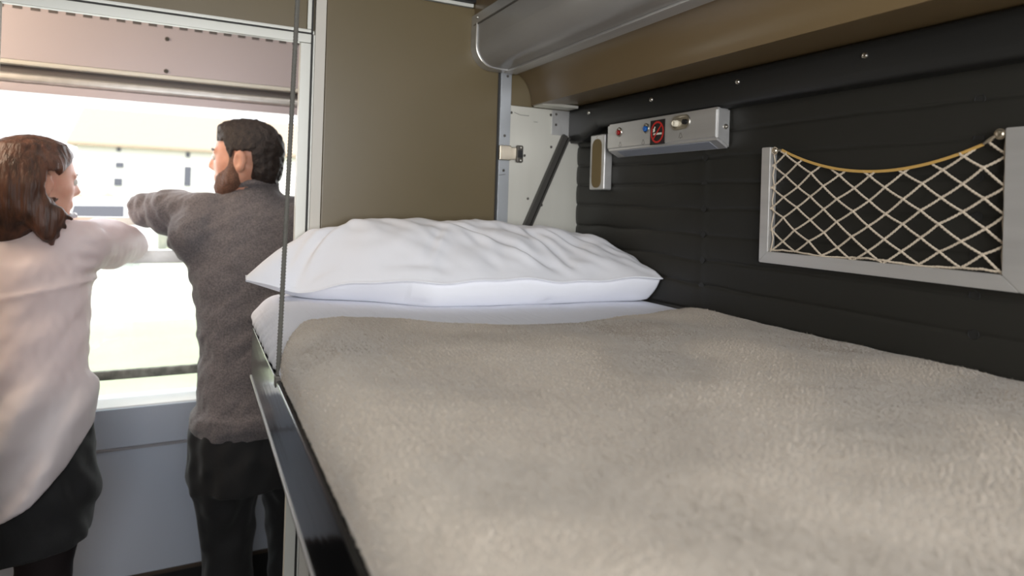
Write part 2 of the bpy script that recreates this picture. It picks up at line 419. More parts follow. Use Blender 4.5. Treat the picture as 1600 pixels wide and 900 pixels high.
MB().box((WX0-.3, W-.02, .168), (WX1+.3, W-.001, .179)).build('bottom_edge', mat('edge_brown', srgb(70, 60, 52), .5), hc)
struct('baseboard_window', MB().box((-2.3, W-.012, 0), (2.3, W-.0005, .165)), BLACK)
tag(MB().box((WX0+.03, W-.03, .842), (WX1-.03, W-.014, .874), .006).build('guard_bar', mat('guard_bar_grey', srgb(120, 122, 116), .6, .3, vary=(40, srgb(160, 162, 154))), None, True),
    'grey horizontal guard bar across the lower corridor window', 'rail')

# ------------------------------------------------------------------ outside
GZ = -1.25
o = obj('ground', [(-90, W+.3, GZ), (90, W+.3, GZ), (90, 120, GZ), (-90, 120, GZ)], [[0, 1, 2, 3]], GRASS); o['kind'] = 'structure'
o = obj('path', [(-90, 15.5, GZ+.01), (90, 15.5, GZ+.01), (90, 29, GZ+.01), (-90, 29, GZ+.01)], [[0, 1, 2, 3]], PATH); o['kind'] = 'structure'
bl = thing('building', (-1, 42, GZ), 'long white station building with a pale cream roof, seen through the window', 'building')
MB().box((-5.6, 40, GZ), (12, 47, 4.05)).build('wall', RENDERW, bl)
mb = MB(); mb.add([(-6.0, 39.5, 3.98), (12.4, 39.5, 3.98), (12.4, 44, 6.3), (-5.9, 44, 6.3), (-6.0, 48, 3.98), (12.4, 48, 3.98), (-6, 39.5, 3.84), (12.4, 39.5, 3.84)],
                  [[0, 1, 2, 3], [3, 2, 5, 4], [0, 3, 4], [1, 5, 2], [6, 7, 1, 0], [6, 4, 5, 7], [6, 0, 4], [7, 5, 1]]); mb.build('roof', ROOF, bl)
for (x, z0, z1, hw) in ((-3.65, 2.75, 3.05, .2), (-3.7, 1.78, 2.2, .2), (-.4, 1.9, 3.0, .18), (-3.72, 3.62, 3.84, .1), (-.42, 3.5, 3.8, .1), (2.9, 1.9, 3.0, .18), (5.6, 1.9, 3.0, .18)):
    f = MB().box((x-hw-.05, 39.96, z0-.05), (x+hw+.05, 40.02, z1+.05)).build('window', RENDERW, bl)
    MB().box((x-hw, 39.93, z0), (x+hw, 39.97, z1)).build('pane', WPANE, f)
vn = thing('van', (-3, 25, GZ), 'white van with a dark side window parked outside, left of the man', 'van')
mb = MB(); mb.prism([(-5.3, GZ+.35), (-5.3, .15), (-4.2, .4), (-3.65, 1.22), (-1.2, 1.3), (-1.1, GZ+.35)], 1, 24.2, 26, .06); mb.build('body', VANW, vn, True)
MB().prism([(-3.5, .55), (-3.42, 1.0), (-2.05, 1.02), (-2.05, .55)], 1, 24.17, 24.22).build('side_window', WPANE, vn)
for x in (-4.4, -1.9): MB().lathe([(.33, 0), (.36, .04), (.36, .2), (.2, .24)], (x, 24.45, GZ+.36), (0, -1, 0), 20).build('wheel', BLACK, vn, True)
mb = MB()
for k in range(60):
    x = -20+k*.62; mb.ball((x+random.uniform(-.2, .2), 33+random.uniform(-.3, .3), .1), (.55, .6, random.uniform(1.1, 1.45)), 10)
o = mb.build('hedge', HEDGE, None, True); tag(o, 'low pale hedge in front of the white building outside', 'hedge', None, 'stuff')

# ------------------------------------------------------------------ quilted wall, its top rail, overhead locker and light
q = thing('quilted_wall_panel', (A, .5, 1.1), 'black vinyl quilted padding with horizontal seams on the wall beside the bunk', 'padded panel')
SE0, SP = 1.246, .054
def padx(u, z):
    k = (z-SE0)/SP; d = abs(k-round(k))*SP
    soft = .4+.6*min(1, max(0, (u-.95)/.1))
    bulge = .0026*soft*(1-abs(2*abs(k-math.floor(k))-1)**2.6)
    g = .0022*math.exp(-(d/.0024)**2)
    for us in (1.03, .503, -.02):
        t = abs(u-us)
        bulge *= 1-.75*math.exp(-(t/.012)**2); g += .002*math.exp(-((t/.012)**2+(d/.01)**2))
    return A-bulge+g
zs = np.arange(1.0, 1.752, .0026); us = np.concatenate([np.linspace(-.43, .95, 86, endpoint=False), np.linspace(.95, 1.1, 26, endpoint=False), np.linspace(1.1, B-.002, 32)])
wb = Wob(5, 12, .1, .5, 2)
WV = wb(np.stack(np.meshgrid(us, zs, indexing='ij'), -1))
V = [(padx(u, z+.0025*WV[i, j]*(.4+.6*min(1, max(0, (u-.85)/.15))))+.0008*WV[i, j], u, z) for i, u in enumerate(us) for j, z in enumerate(zs)]
nz = len(zs); F = [[i*nz+j, i*nz+j+1, (i+1)*nz+j+1, (i+1)*nz+j] for i in range(len(us)-1) for j in range(nz-1)]
po = obj('padding', V, F, VINYL, q, True)
md = po.modifiers.new('thick', 'SOLIDIFY'); md.thickness = .008; md.offset = -1
for uu in (.503, 1.03):
    for k in range(9):
        z = SE0+SP*k
        if k == 8 and uu > 1: continue
        mb = MB(); mb.torus((padx(uu+.008, z+.004)+.0001, uu, z), (1, 0, 0), .0068, .0008 if uu < 1 else .0005, 24, 6); mb.lathe([(.0066, 0), (.0066, .0001), (0, .0001)], (padx(uu+.008, z+.004)+.0004, uu, z), (-1, 0, 0), 20)
        mb.build('button', VINYL_R, q, True)
tr = thing('padded_wall_rail', (A, .5, 1.66), 'black padded rail with bright screws along the top of the quilted wall', 'rail')
# rail cross section (x, z), with a deeper block at the far end
mb = MB(); sec = [(A+.008, 1.737), (.938, 1.733), (.931, 1.727), (.9285, 1.715), (.9285, 1.685), (.931, 1.672), (.937, 1.665), (A+.008, 1.665)]
mb.prism([(x, z) for x, z in sec], 1, -.43, 1.39)
mb.prism([(A+.008, 1.737), (.938, 1.733), (.931, 1.727), (.9285, 1.715), (.9285, 1.66), (.931, 1.642), (.937, 1.634), (A+.008, 1.634)], 1, 1.465, B-.003)
lo = [(y, z) for y, z in ((1.39, 1.665), (1.465, 1.634))]
V = []; 
for y, dz in ((1.39, 0), (1.465, .031)):
    for x, z in [(A+.008, 1.737), (.938, 1.733), (.931, 1.727), (.9285, 1.715), (.9285, 1.685-dz*.8), (.931, 1.672-dz*.97), (.937, 1.665-dz), (A+.008, 1.665-dz)]: V.append((x, y, z))
mb.add(V, [[i, (i+1) % 8, 8+(i+1) % 8, 8+i] for i in range(8)])
mb.build('cover', VINYL_R, tr, True, 50)
for u in (1.427, 1.168, .909, .649, .39, .13): screw('screw', (.9285, u, 1.708), (-1, 0, 0), .0052, STEEL, tr, 'bright domed screw')

lk = thing('overhead_locker', (.8, .5, 1.72), 'khaki overhead bunk casing with a curved underside above the quilted wall', 'overhead casing')
arc = [(.749+.059*math.sin(t*math.pi/2/12), 1.728+.082*math.cos(t*math.pi/2/12)) for t in range(13)]
sec = [(.634, CZ-.002), (.634, 1.926), (.7, 1.926), (.7, 1.86), (.749, 1.86)]+arc+[(.812, 1.7275), (A+.006, 1.7375), (A+.006, CZ-.002)]
MB().prism(sec, 1, -.43, B-.004).build('casing', KHAKI_D, lk, True, 30)
MB().box((.815, B-.055, 1.7245), (.925, B-.004, 1.7315)).build('end_bracket', ALU, lk)
lt = thing('ceiling_light', (.69, .5, 1.8), 'long grey tube light fitting with curved diffuser under the overhead casing', 'light fitting')
def lsec(off): 
    a = [(.629-off, 1.915), (.629-off, 1.862)]
    a += [(.683-.054*math.cos(t*math.pi/2/10)-off*math.cos(t*math.pi/2/10), 1.862-.054*math.sin(t*math.pi/2/10)-off*math.sin(t*math.pi/2/10)) for t in range(11)]
    return a+[(.748, 1.808-off)]
MB().prism(lsec(0)+[(.748, 1.859), (.699, 1.859), (.699, 1.915)], 1, -.42, B-.042).build('diffuser', DIFF, lt, True, 40)
MB().prism(lsec(.003)+[(.748, 1.859), (.699, 1.859), (.699, 1.915)], 1, B-.042, B-.004, .001).build('end_cap', ALU_P, lt, True, 40)
MB().tube([(x, B-.0415, z) for x, z in lsec(.0035)[:-1]], .0014, 8).build('end_lip', STEEL, lt, True)
mb = MB().box((.6265, -.42, 1.913), (.634, B-.004, 1.94), .001); mb.build('flange', ALU_P, lt, True)
MB().box((.716, -.42, 1.8025), (.7515, B-.02, 1.808), .001).build('lower_rim', ALU_P, lt, True)
MB().box((.6255, -.42, 1.9115), (.6295, B-.02, 1.9145)).build('upper_rim', mat('rim_dark', srgb(110, 106, 100), .5, .5), lt)
for u in (1.49, .95, .4, -.1): screw('screw', (.6265, u, 1.929), (-1, 0, 0), .004, STEEL, lt)

# ------------------------------------------------------------------ bare metal end panel
mp = thing('metal_end_panel', (.84, B, 1.1), 'bare riveted aluminium panel behind the pillow in the wall corner', 'metal panel')
MB().box((.7465, B-.002, 1.05), (A+.004, B+.012, 1.7225)).build('sheet', ALU, mp)
MB().box((.7145, B-.007, 1.05), (.7455, B+.012, 1.81), .001).build('flange', mat('pale_alu', srgb(186, 190, 194), .42, .6), mp, True)
MB().box((.7095, B+.002, .04), (.7145, B+.012, 1.81)).build('gap', DARK, mp)
MB().box((.7485, B-.001, 1.7235), (.812, B+.012, 1.83)).build('corner_plate', KHAKI, mp)
MB().box((.873, B-.005, 1.654), (.9285, B-.0021, 1.7225), .001).build('bracket_plate', ALU_P, mp, True)
for (x, y) in ((799, 175), (858, 181), (796, 218), (820, 240), (796, 259), (860, 230), (891, 222), (827, 305), (848, 317)):
    u0 = (x-798)/(888-798)
    screw('rivet', (.7475+.1845*u0, B-.002, 1.7215-(y-(165+13*u0))*.00181), (0, -1, 0), .0036, RIVET, mp)
for (x, z) in ((.886, 1.711), (.886, 1.682)): screw('rivet', (x, B-.005, z), (0, -1, 0), .0036, RIVET, mp)
for (x, z) in ((.733, 1.798), (.729, 1.64), (.729, 1.548)): screw('rivet', (x, B-.007, z), (0, -1, 0), .0036, RIVET, mp)
for pts in ([(.758, 1.705), (.775, 1.70), (.79, 1.6995), (.803, 1.70)], [(.818, 1.685), (.83, 1.6845)], [(.716, 1.535), (.735, 1.538)]):
    MB().tube([(x, B-.0073 if x < .74 else B-.0022, z) for x, z in pts], .0006, 5).build('scratch', RIVET, mp)
lc = thing('catch', (.75, B, 1.57), 'small nickel spring catch on the metal panel edge', 'latch')
NICK = mat('nickel', srgb(206, 196, 178), .25, .9)
MB().box((.712, B-.018, 1.575), (.745, B-.007, 1.614), .002).build('keeper', NICK, lc, True)
MB().box((.745, B-.012, 1.578), (.764, B-.0025, 1.611), .002).build('tongue', NICK, lc, True)
MB().box((.764, B-.014, 1.571), (.784, B-.0025, 1.617), .004).build('housing', RIVET, lc, True)
MB().box((.766, B-.0155, 1.584), (.781, B-.0138, 1.604)).build('slot', BLACK, lc)
for z in (1.577, 1.611): screw('screw', (.776, B-.014, z), (0, -1, 0), .003, STEEL, lc)
st = thing('strap', (.85, B, 1.36), 'dark grooved diagonal strut across the bare metal panel', 'strut')
d = Vector((.918-.785, 0, 1.652-1.36)); nrm = Vector((d.z, 0, -d.x)).normalized()
def strip(o0, o1, y0, y1):
    a = Vector((.785, 0, 1.36)); V = []
    for y in (y0, y1):
        for p in (a+nrm*o0, a+nrm*o1, a+d+nrm*o1, a+d+nrm*o0): V.append((p.x, y, p.z))
    return V, [[0, 1, 2, 3], [7, 6, 5, 4], [0, 4, 5, 1], [1, 5, 6, 2], [2, 6, 7, 3], [3, 7, 4, 0]]
MB().add(*strip(-.012, .002, B-.016, B-.0025)).build('flange', RUBBER, st)
MB().add(*strip(.002, .006, B-.008, B-.0025)).build('groove', BLACK, st)
MB().add(*strip(.006, .012, B-.014, B-.0025)).build('rib', RUBBER, st)

# ------------------------------------------------------------------ wall fittings
rp = thing('reading_light_panel', (A, 1.15, 1.58), 'brushed aluminium reading light and call button panel with a no smoking sign', 'control panel')
PX = .925
MB().prism([(PX, 1.6025), (PX, 1.6665), (A-.001, 1.6665), (A-.001, 1.5835)], 1, .957, 1.337, .0045).build('housing', ALU_P, rp, True, 30)
zl = lambda x: 1.6025-.019*(x-PX)/(A-PX)
MB().add([(x, y, zl(x)+dz) for dz in (-.0012, .002) for x, y in ((PX+.007, .985), (A-.008, .985), (A-.008, 1.30), (PX+.007, 1.30))],
         [[3, 2, 1, 0], [4, 5, 6, 7], [0, 1, 5, 4], [1, 2, 6, 5], [2, 3, 7, 6], [3, 0, 4, 7]]).build('light_lens', LENS, rp)
screw('screw', (A-.016, .957, 1.628), (0, -1, 0), .0055, STEEL, rp)
def push(y, z, m, nm):
    mb = MB(); mb.torus((PX, y, z), (1, 0, 0), .0095, .0025, 24, 8); mb.lathe([(.009, 0), (.009, .0005), (0, .0006)], (PX, y, z), (-1, 0, 0), 20)
    b = mb.build('button_bezel', STEEL, rp, True)
    mb = MB(); mb.lathe([(.0062, 0), (.0062, .005), (.0048, .0066), (0, .007)], (PX, y, z-.001), (-1, 0, 0), 20); c = mb.build('push_button', m, b, True); c['label'] = nm
push(1.285, 1.6435, REDB, 'red push button'); push(1.181, 1.643, BLUEB, 'blue push button')
mb = MB(); n = 24
def stad(r, y0, y1, z, x):
    return [(x, (y0 if math.cos(a) < 0 else y1)+r*math.cos(a), z+r*math.sin(a)) for a in [2*math.pi*k/n+.001 for k in range(n)]]
R0 = stad(.0165, 1.05, 1.076, 1.645, PX+.0005); R1 = stad(.0155, 1.05, 1.076, 1.645, PX-.003); R2 = stad(.0125, 1.05, 1.076, 1.645, PX-.003); R3 = stad(.011, 1.05, 1.076, 1.645, PX-.0006)
V = R0+R1+R2+R3; F = [[i*n+k, i*n+(k+1) % n, (i+1)*n+(k+1) % n, (i+1)*n+k] for i in range(3) for k in range(n)]+[[3*n+k for k in range(n)]]
sb = obj('switch_plate', V, F, STEEL, rp, True, 40)
MB().lathe([(.0075, 0), (.0065, .009), (.0045, .010), (.0035, .008), (0, .008)], (PX, 1.077, 1.644), (-1, 0, 0), 18).build('knob', IVORY, sb, True)
MB().lathe([(.006, 0), (.0055, .006), (0, .0065)], (PX, 1.049, 1.645), (-1, 0, 0), 18).build('knob', BLACK, sb, True)
# no smoking sign
sg = MB().box((PX-.0012, 1.114, 1.6035), (PX+.001, 1.164, 1.6585), .0004).build('no_smoking_sign', SIGNB, rp, True)
sy, sz, sx = 1.139, 1.631, PX-.0012
mb = MB()
def ring(mb, r0, r1, x, n=40):
    V = [(x, sy+r*math.cos(2*math.pi*k/n), sz+r*1.1*math.sin(2*math.pi*k/n)) for r in (r0, r1) for k in range(n)]
    V += [(x-.0006, b, c) for _, b, c in V]
    F = []
    for k in range(n):
        k2 = (k+1) % n
        F += [[2*n+k, 2*n+k2, 3*n+k2, 3*n+k], [k, k2, 2*n+k2, 2*n+k], [n+k, 3*n+k, 3*n+k2, n+k2]]
    mb.add(V, F)
ring(mb, .0185, .0222, sx)
c45 = math.sqrt(.5)
def bar(mb, y0, z0, y1, z1, hw, x, th=.0006):
    dy, dz = y1-y0, z1-z0; L = math.hypot(dy, dz); ny, nz_ = -dz/L*hw, dy/L*hw
    P = [(y0+ny, z0+nz_), (y1+ny, z1+nz_), (y1-ny, z1-nz_), (y0-ny, z0-nz_)]
    mb.add([(x, a, b) for a, b in P]+[(x-th, a, b) for a, b in P], [[0, 1, 2, 3], [4, 5, 6, 7], [0, 1, 5, 4], [1, 2, 6, 5], [2, 3, 7, 6], [3, 0, 4, 7]])
bar(mb, sy-.014, sz+.0155, sy+.014, sz-.0155, .0017, sx-.0002)     # slash from upper right to lower left in the picture
mb.build('ring_and_slash', SIGNR, sg)
mb = MB(); bar(mb, sy-.0155, sz-.004, sy+.013, sz-.004, .0021, sx)
mb.tube([(sx-.0003, sy+.0115, sz+.001), (sx-.0003, sy+.0095, sz+.004), (sx-.0003, sy+.0105, sz+.008), (sx-.0003, sy+.0075, sz+.0125)], .0012, 6)
mb.tube([(sx-.0003, sy+.0145, sz+.001), (sx-.0003, sy+.013, sz+.004), (sx-.0003, sy+.0135, sz+.008)], .0009, 6)
mb.build('cigarette', SIGNW, sg)
# stamped bell and lamp marks under the buttons
for (y, z) in ((1.279, 1.613), (1.19, 1.612), (1.063, 1.617)):
    mb = MB(); P = [(-.0055, -.004), (-.003, .001), (-.0012, .006), (.0012, .006), (.003, .001), (.0055, -.004), (-.0055, -.004)]
    mb.tube([(PX-.0001, y+a, z+b) for a, b in P], .0004, 5); mb.ball((PX-.0001, y, z-.0055), .0008, 8)
    mb.build('stamped_mark', RIVET, rp)
sp = thing('loudspeaker', (A, 1.38, 1.5), 'narrow upright aluminium speaker with an olive oval grille, left of the control panel', 'speaker')
MB().box((.936, 1.362, 1.5035), (A-.001, 1.428, 1.648), .004, 3).build('housing', ALU_P, sp, True, 30)
V = [(.9348, 1.395+.0215*(abs(math.cos(a))**.8*math.copysign(1, math.cos(a))), 1.5725+(.042*(1 if math.sin(a) > 0 else -1))+.0215*math.sin(a)) for a in [2*math.pi*(k+.5)/36 for k in range(36)]]
obj('grille', V+[(.937, b, c) for _, b, c in V], [list(range(36))]+[[k, (k+1) % 36, 36+(k+1) % 36, 36+k] for k in range(36)], OLIVE, sp)
for z in (1.6405,): screw('screw', (.936, 1.395, z), (-1, 0, 0), .0028, STEEL, sp)

nb = thing('net_pocket', (A, .65, 1.36), 'wall pocket of knotted cord netting in a grey metal frame', 'net pocket')
y0, y1, z0, z1 = .444, .861, 1.366, 1.579       # outer near end, outer far end
FX = .944
def frame_piece(poly):
    return MB().prism(poly, 0, FX, A-.001, .0012)
frame_piece([(y1, z0), (y1, z1), (y1-.0205, z1), (y1-.0205, z0+.021)]).build('frame_side', ALU_P, nb, True)
frame_piece([(y1, z0), (y1-.0205, z0+.021), (y0+.017-.0, z0+.021), (y0-.004, z0)]).build('frame_bottom', ALU_P, nb, True)
frame_piece([(y0-.004, z0), (y0+.017, z0+.021), (y0+.017, z1), (y0-.03, z1), (y0-.03, z0)]).build('frame_side', ALU_P, nb, True)
iy0, iy1, iz0 = .4605, .8395, 1.388
yc, hwid, zh = .65, .187, 1.573
def ztop(y): return zh-.045*max(0, 1-((y-yc+.01)/.18)**2)
NX = FX+.006
nets = MB()
hw, hh = (iy1-iy0)/14, .0195
def node(i, j):
    r = np.random.default_rng(i*97+j*13+5); jy, jz = r.normal(0, .0011, 2)
    y = iy1-i*hw
    if 0 < i < 14: y += jy
    return np.array([NX+.002*math.sin(i*1.3+j), y, iz0+j*hh+(jz if j else 0)+.003*math.sin(i*.7)])
def twist(mb, a, b, amp=.0009, r=.00115, sag=.0008):
    a = Vector(a); b = Vector(b); d = b-a; L = d.length
    if L < .002: return
    n = max(4, int(L/.0022)); t = d.normalized(); u = t.cross(Vector((1, 0, 0))).normalized(); v = Vector((1, 0, 0))
    for ph in (0, math.pi):
        pts = []
        for k in range(n+1):
            s = k/n; th = s*L/.0052*2*math.pi*.5+ph
            pts.append(a+d*s+(u*math.cos(th)+v*math.sin(th))*amp+Vector((0, 0, -sag*math.sin(math.pi*s))))
        mb.tube(pts, r, 5)
for i in range(0, 14):
    for j in range(0, 11):
        if (i+j) % 2: continue
        for dj in (1, -1):
            a = node(i, j); 
            if j+dj < 0: continue
            b = node(i+1, j+dj)
            ta, tb = a[2] > ztop(a[1]), b[2] > ztop(b[1])
            if ta and tb: continue
            if ta or tb:
                lo_, hi_ = (a, b) if tb else (b, a)
                for s in np.linspace(0, 1, 40):
                    p = lo_+(hi_-lo_)*s
                    if p[2] > ztop(p[1]): break
                if s < .05: continue
                twist(nets, lo_, p)
            else: twist(nets, a, b)
        a = node(i, j)
        if a[2] < ztop(a[1]) and j > 0: nets.ball(a, (.002, .0028, .0026), 8)
for yy in (iy0+.001, iy1-.001):
    zt = ztop(yy)
    for k in range(4):
        nets.tube([(NX, yy, iz0+(zt-iz0)*k/4), (NX+.002, yy+(.003 if yy < .6 else -.003), iz0+(zt-iz0)*(k+.5)/4), (NX, yy, iz0+(zt-iz0)*(k+1)/4)], .0013, 6)
pts = [node(i, 0 if i % 2 == 0 else 1)*np.array([1, 1, 0])+np.array([0, 0, iz0+.002+.002*math.sin(i*1.1)]) for i in range(15)]
for a, b in zip(pts, pts[1:]): twist(nets, a, b)
nets.build('netting', NETM, nb, True)
el = MB()
for off in (-.0013, 0, .0013):
    ys = np.linspace(iy0+.0275, iy1-.021, 40); el.tube([(NX-.001+off*.3, y, ztop(y)+off) for y in ys], .0011, 6)
el.build('elastic', ELAST, nb, True)
for y, s in ((iy1-.006, -1), (iy0+.008, 1)):
    hk = MB(); hk.lathe([(.0058, 0), (.0058, .0015), (.004, .0035), (0, .004)], (NX-.002, y, zh-.001), (-1, 0, 0), 16); hk.torus((NX-.002, y, zh-.001), (1, 0, 0), .0062, .0014, 18, 6)
    hk.build('hook_screw', NICK, nb, True)
    ye = iy0+.0275 if s > 0 else iy1-.021
    fb = MB(); fb.tube([(NX-.002, y+s*.005, zh-.003), (NX-.002, (y+ye)/2, (zh+ztop(ye))/2), (NX-.002, ye, ztop(ye))], [.0022, .003, .002], 8); fb.build('ferrule', NICK, nb, True)

# ------------------------------------------------------------------ the bunk
bk = thing('bunk', (.54, .55, 1.06), 'bunk with a glossy black side board and a pale lower edge', 'bunk bed')
MB().box((.118, -.42, 1.0785), (.1305, 1.462, 1.181), .003).build('side_board', BLACKGLOSS, bk, True)
MB().box((.1162, -.42, 1.0735), (.134, 1.466, 1.0785), .0006).build('edge_strip', ALU_P, bk, True)
MB().box((.134, -.42, 1.066), (A-.002, B-.01, 1.082)).build('base_board', BLACK, bk)
ms = MB().box((.1315, -.415, 1.083), (A-.0065, B-.012, 1.2345), .046, 6)
tag(ms.build('mattress', MATTRESS, None, True), 'mattress of the bunk under the sheet and blanket', 'mattress')
UB = ([-.3, .118, .13, .142, .18, .242, .314, .405, .501, .627, .803, .94, 1.2], [1.03, 1.03, 1.045, 1.075, 1.145, 1.16, 1.125, 1.054, 1.0, .985, 1.024, 1.055, 1.06])
def ub(v): return interp(v, *UB)
bw = Wob(3, 14, .12, .5, 2)
def bed_profile(s, top, left, low):
    """s: 0 wall .. 1 lower edge over the left side; returns x, z"""
    Ltop = (A-.005)-(left+.05); La = .05*math.pi/2; Ls = top-.05-low; T = Ltop+La+Ls; d = s*T
    if d < Ltop: return A-.005-d, top
    d -= Ltop
    if d < La:
        t = d/.05; return left+.05-.05*math.sin(t), top-.05+.05*math.cos(t)
    return left, top-.05-(d-La)
# sheet
NP, NQ = 190, 150
cw = Wob(9, 10, .02, .08, 2)
V = []
for i in range(NP):
    s = i/(NP-1); x, z = bed_profile(s, 1.2395, .1285, 1.184)
    for j in range(NQ):
        t = j/(NQ-1); u = (ub(x)-.05)+(B-.016-(ub(x)-.05))*t
        wv = float(bw(np.array([x*1.2, u*.7])))
        side = max(0, min(1, (.2-x)/.08))
        pl_ = .5+.5*math.sin(u*115+z*150+1.2*math.sin(u*40)); pl2 = .5+.5*math.sin(u*210-z*60+2*math.sin(z*60))
        dz = .0007*wv*(1-side); dx = -side*(.0004+.0035*pl_*min(1, max(0, (1.243-z)/.05))+.0014*pl2*min(1, max(0, (1.243-z)/.03)))
        bulge = -.006*math.exp(-((z-1.19)/.018)**2)*max(0, min(1, (u-1.02)/.12))*side*side*(3-2*side)
        V.append((x+dx+bulge*1.0, u, z+dz))
F = [[i*NQ+j, i*NQ+j+1, (i+1)*NQ+j+1, (i+1)*NQ+j] for i in range(NP-1) for j in range(NQ-1)]
so = obj('bed_sheet', V, F, CLOTH2, None, True); tag(so, 'white cotton sheet stretched over the mattress under the pillow', 'sheet')
md = so.modifiers.new('thick', 'SOLIDIFY'); md.thickness = .0012; md.offset = 1
# blanket
NP, NQ = 260, 330
S = np.linspace(0, 1, NP); Tt = np.linspace(0, 1, NQ)
prof = np.array([bed_profile(s, 1.2475, .1255, 1.184) for s in S])
ubs = np.array([ub(x) if z > 1.2 else ub(x)-.02*(1.2-z)/.03 for x, z in prof])
Ug = -.41+(ubs[:, None]+.41)*Tt[None, :]
Xg = np.repeat(prof[:, :1], NQ, 1); Zg = np.repeat(prof[:, 1:], NQ, 1)
arcl = np.concatenate([[0], np.cumsum(np.linalg.norm(np.diff(prof, axis=0), axis=1))])[:, None]+0*Ug
P2 = np.stack([arcl, Ug], -1)
und = bw(P2)*.0011+Wob(21, 16, .05, .16, 2)(P2)*.0005+Wob(22, 30, .012, .03, 2)(P2)*.00012
nx = np.gradient(prof[:, 1]); nzv = -np.gradient(prof[:, 0]); ln = np.hypot(nx, nzv); nx, nzv = nx/ln, nzv/ln
topw = np.clip((prof[:, 1]-1.19)/.03, .25, 1)[:, None]
edge = np.clip((1-Tt)/.02, 0, 1)[None, :]**.5*.0035
D = und*topw+edge*topw
Xg = Xg-np.abs(nx)[:, None]*D; Zg = Zg+np.abs(nzv)[:, None]*D
# lower hem of the blanket wanders a little along the side board
V = np.stack([Xg, Ug, Zg], -1).reshape(-1, 3)
F = [[i*NQ+j, i*NQ+j+1, (i+1)*NQ+j+1, (i+1)*NQ+j] for i in range(NP-1) for j in range(NQ-1)]
bo = obj('blanket', V, F, FLEECE, None, True); tag(bo, 'beige fleece blanket spread over the bunk', 'blanket')
md = bo.modifiers.new('thick', 'SOLIDIFY'); md.thickness = .003; md.offset = -1

# short nap of the fleece, lying in swirls
def pile(n):
    r = np.random.default_rng(77)
    ai = r.uniform(0, NP-1.001, n); aj = r.uniform(0, 1, n)**.72*(NQ-1.001)
    i0, j0 = ai.astype(int), aj.astype(int); fi, fj = (ai-i0)[:, None], (aj-j0)[:, None]
    G = np.stack([Xg, Ug, Zg], -1)
    p = (G[i0, j0]*(1-fi)+G[i0+1, j0]*fi)*(1-fj)+(G[i0, j0+1]*(1-fi)+G[i0+1, j0+1]*fi)*fj
    du = G[np.minimum(i0+1, NP-1), j0]-G[i0, j0]; dv = G[i0, j0+1]-G[i0, j0]
    du /= np.linalg.norm(du, axis=1, keepdims=True)+1e-12; dv /= np.linalg.norm(dv, axis=1, keepdims=True)+1e-12
    nn_ = np.cross(dv, du); nn_ /= np.linalg.norm(nn_, axis=1, keepdims=True)+1e-12
    nn_ *= np.sign(nn_[:, 2:3]*.9-nn_[:, :1]*.5+1e-9)
    ang = 1.2+1.0*Wob(78, 10, .12, .4)(p)+r.normal(0, .45, n); tuft = Wob(79, 30, .0045, .008)(p)
    lay = du*np.cos(ang)[:, None]+dv*np.sin(ang)[:, None]; sd = np.cross(lay, nn_)
    L = (r.uniform(.0018, .0030, n)*(1+.25*tuft))[:, None]; lift = np.clip(.5+.22*tuft+r.normal(0, .1, n), .12, .95)[:, None]; wd = r.uniform(.0003, .0005, n)[:, None]
    tip = p+lay*L*(1-.5*lift)+nn_*L*lift
    Vb = np.stack([p-sd*wd-nn_*.0004, p+sd*wd-nn_*.0004, tip], 1).reshape(-1, 3)
    org = ORG[bo]; Vb = Vb-np.array(org)
    me = bpy.data.meshes.new('pile'); me.vertices.add(3*n); me.vertices.foreach_set('co', Vb.astype(np.float32).ravel())
    me.loops.add(3*n); me.loops.foreach_set('vertex_index', np.arange(3*n, dtype=np.int32))
    me.polygons.add(n); me.polygons.foreach_set('loop_start', np.arange(0, 3*n, 3, dtype=np.int32)); me.update(calc_edges=True); me.validate()
    me.materials.append(FLEECE_P); o = bpy.data.objects.new('pile', me); COL.objects.link(o); o.parent = bo; ORG[o] = org; o['kind'] = 'stuff'
pile(600000)

# pillow
ST = np.array([  # x, front y, front z, seam y, seam z, ridge z, back y
 (.100, 1.446, 1.281, 1.436, 1.2845, 1.2875, 1.46),
 (.118, 1.450, 1.274, 1.432, 1.280, 1.302, 1.485),
 (.150, 1.455, 1.262, 1.428, 1.272, 1.332, 1.505),
 (.195, 1.455, 1.2455, 1.425, 1.260, 1.362, 1.515),
 (.235, 1.425, 1.2415, 1.385, 1.267, 1.385, 1.517),
 (.290, 1.395, 1.2415, 1.345, 1.281, 1.402, 1.518),
 (.350, 1.355, 1.2415, 1.295, 1.288, 1.413, 1.518),
 (.440, 1.258, 1.2415, 1.232, 1.297, 1.417, 1.518),
 (.550, 1.238, 1.2415, 1.212, 1.299, 1.416, 1.518),
 (.670, 1.228, 1.2415, 1.198, 1.298, 1.412, 1.518),
 (.800, 1.222, 1.2415, 1.185, 1.296, 1.403, 1.518),
 (.890, 1.217, 1.2415, 1.165, 1.298, 1.392, 1.515),
 (.935, 1.207, 1.2420, 1.152, 1.301, 1.376, 1.505),
 (.957, 1.200, 1.2460, 1.146, 1.3025, 1.358, 1.490)])
NS = 260; xs = np.concatenate([np.linspace(.1, .2, 50, endpoint=False), np.linspace(.2, .957, NS-50)])
rings = []
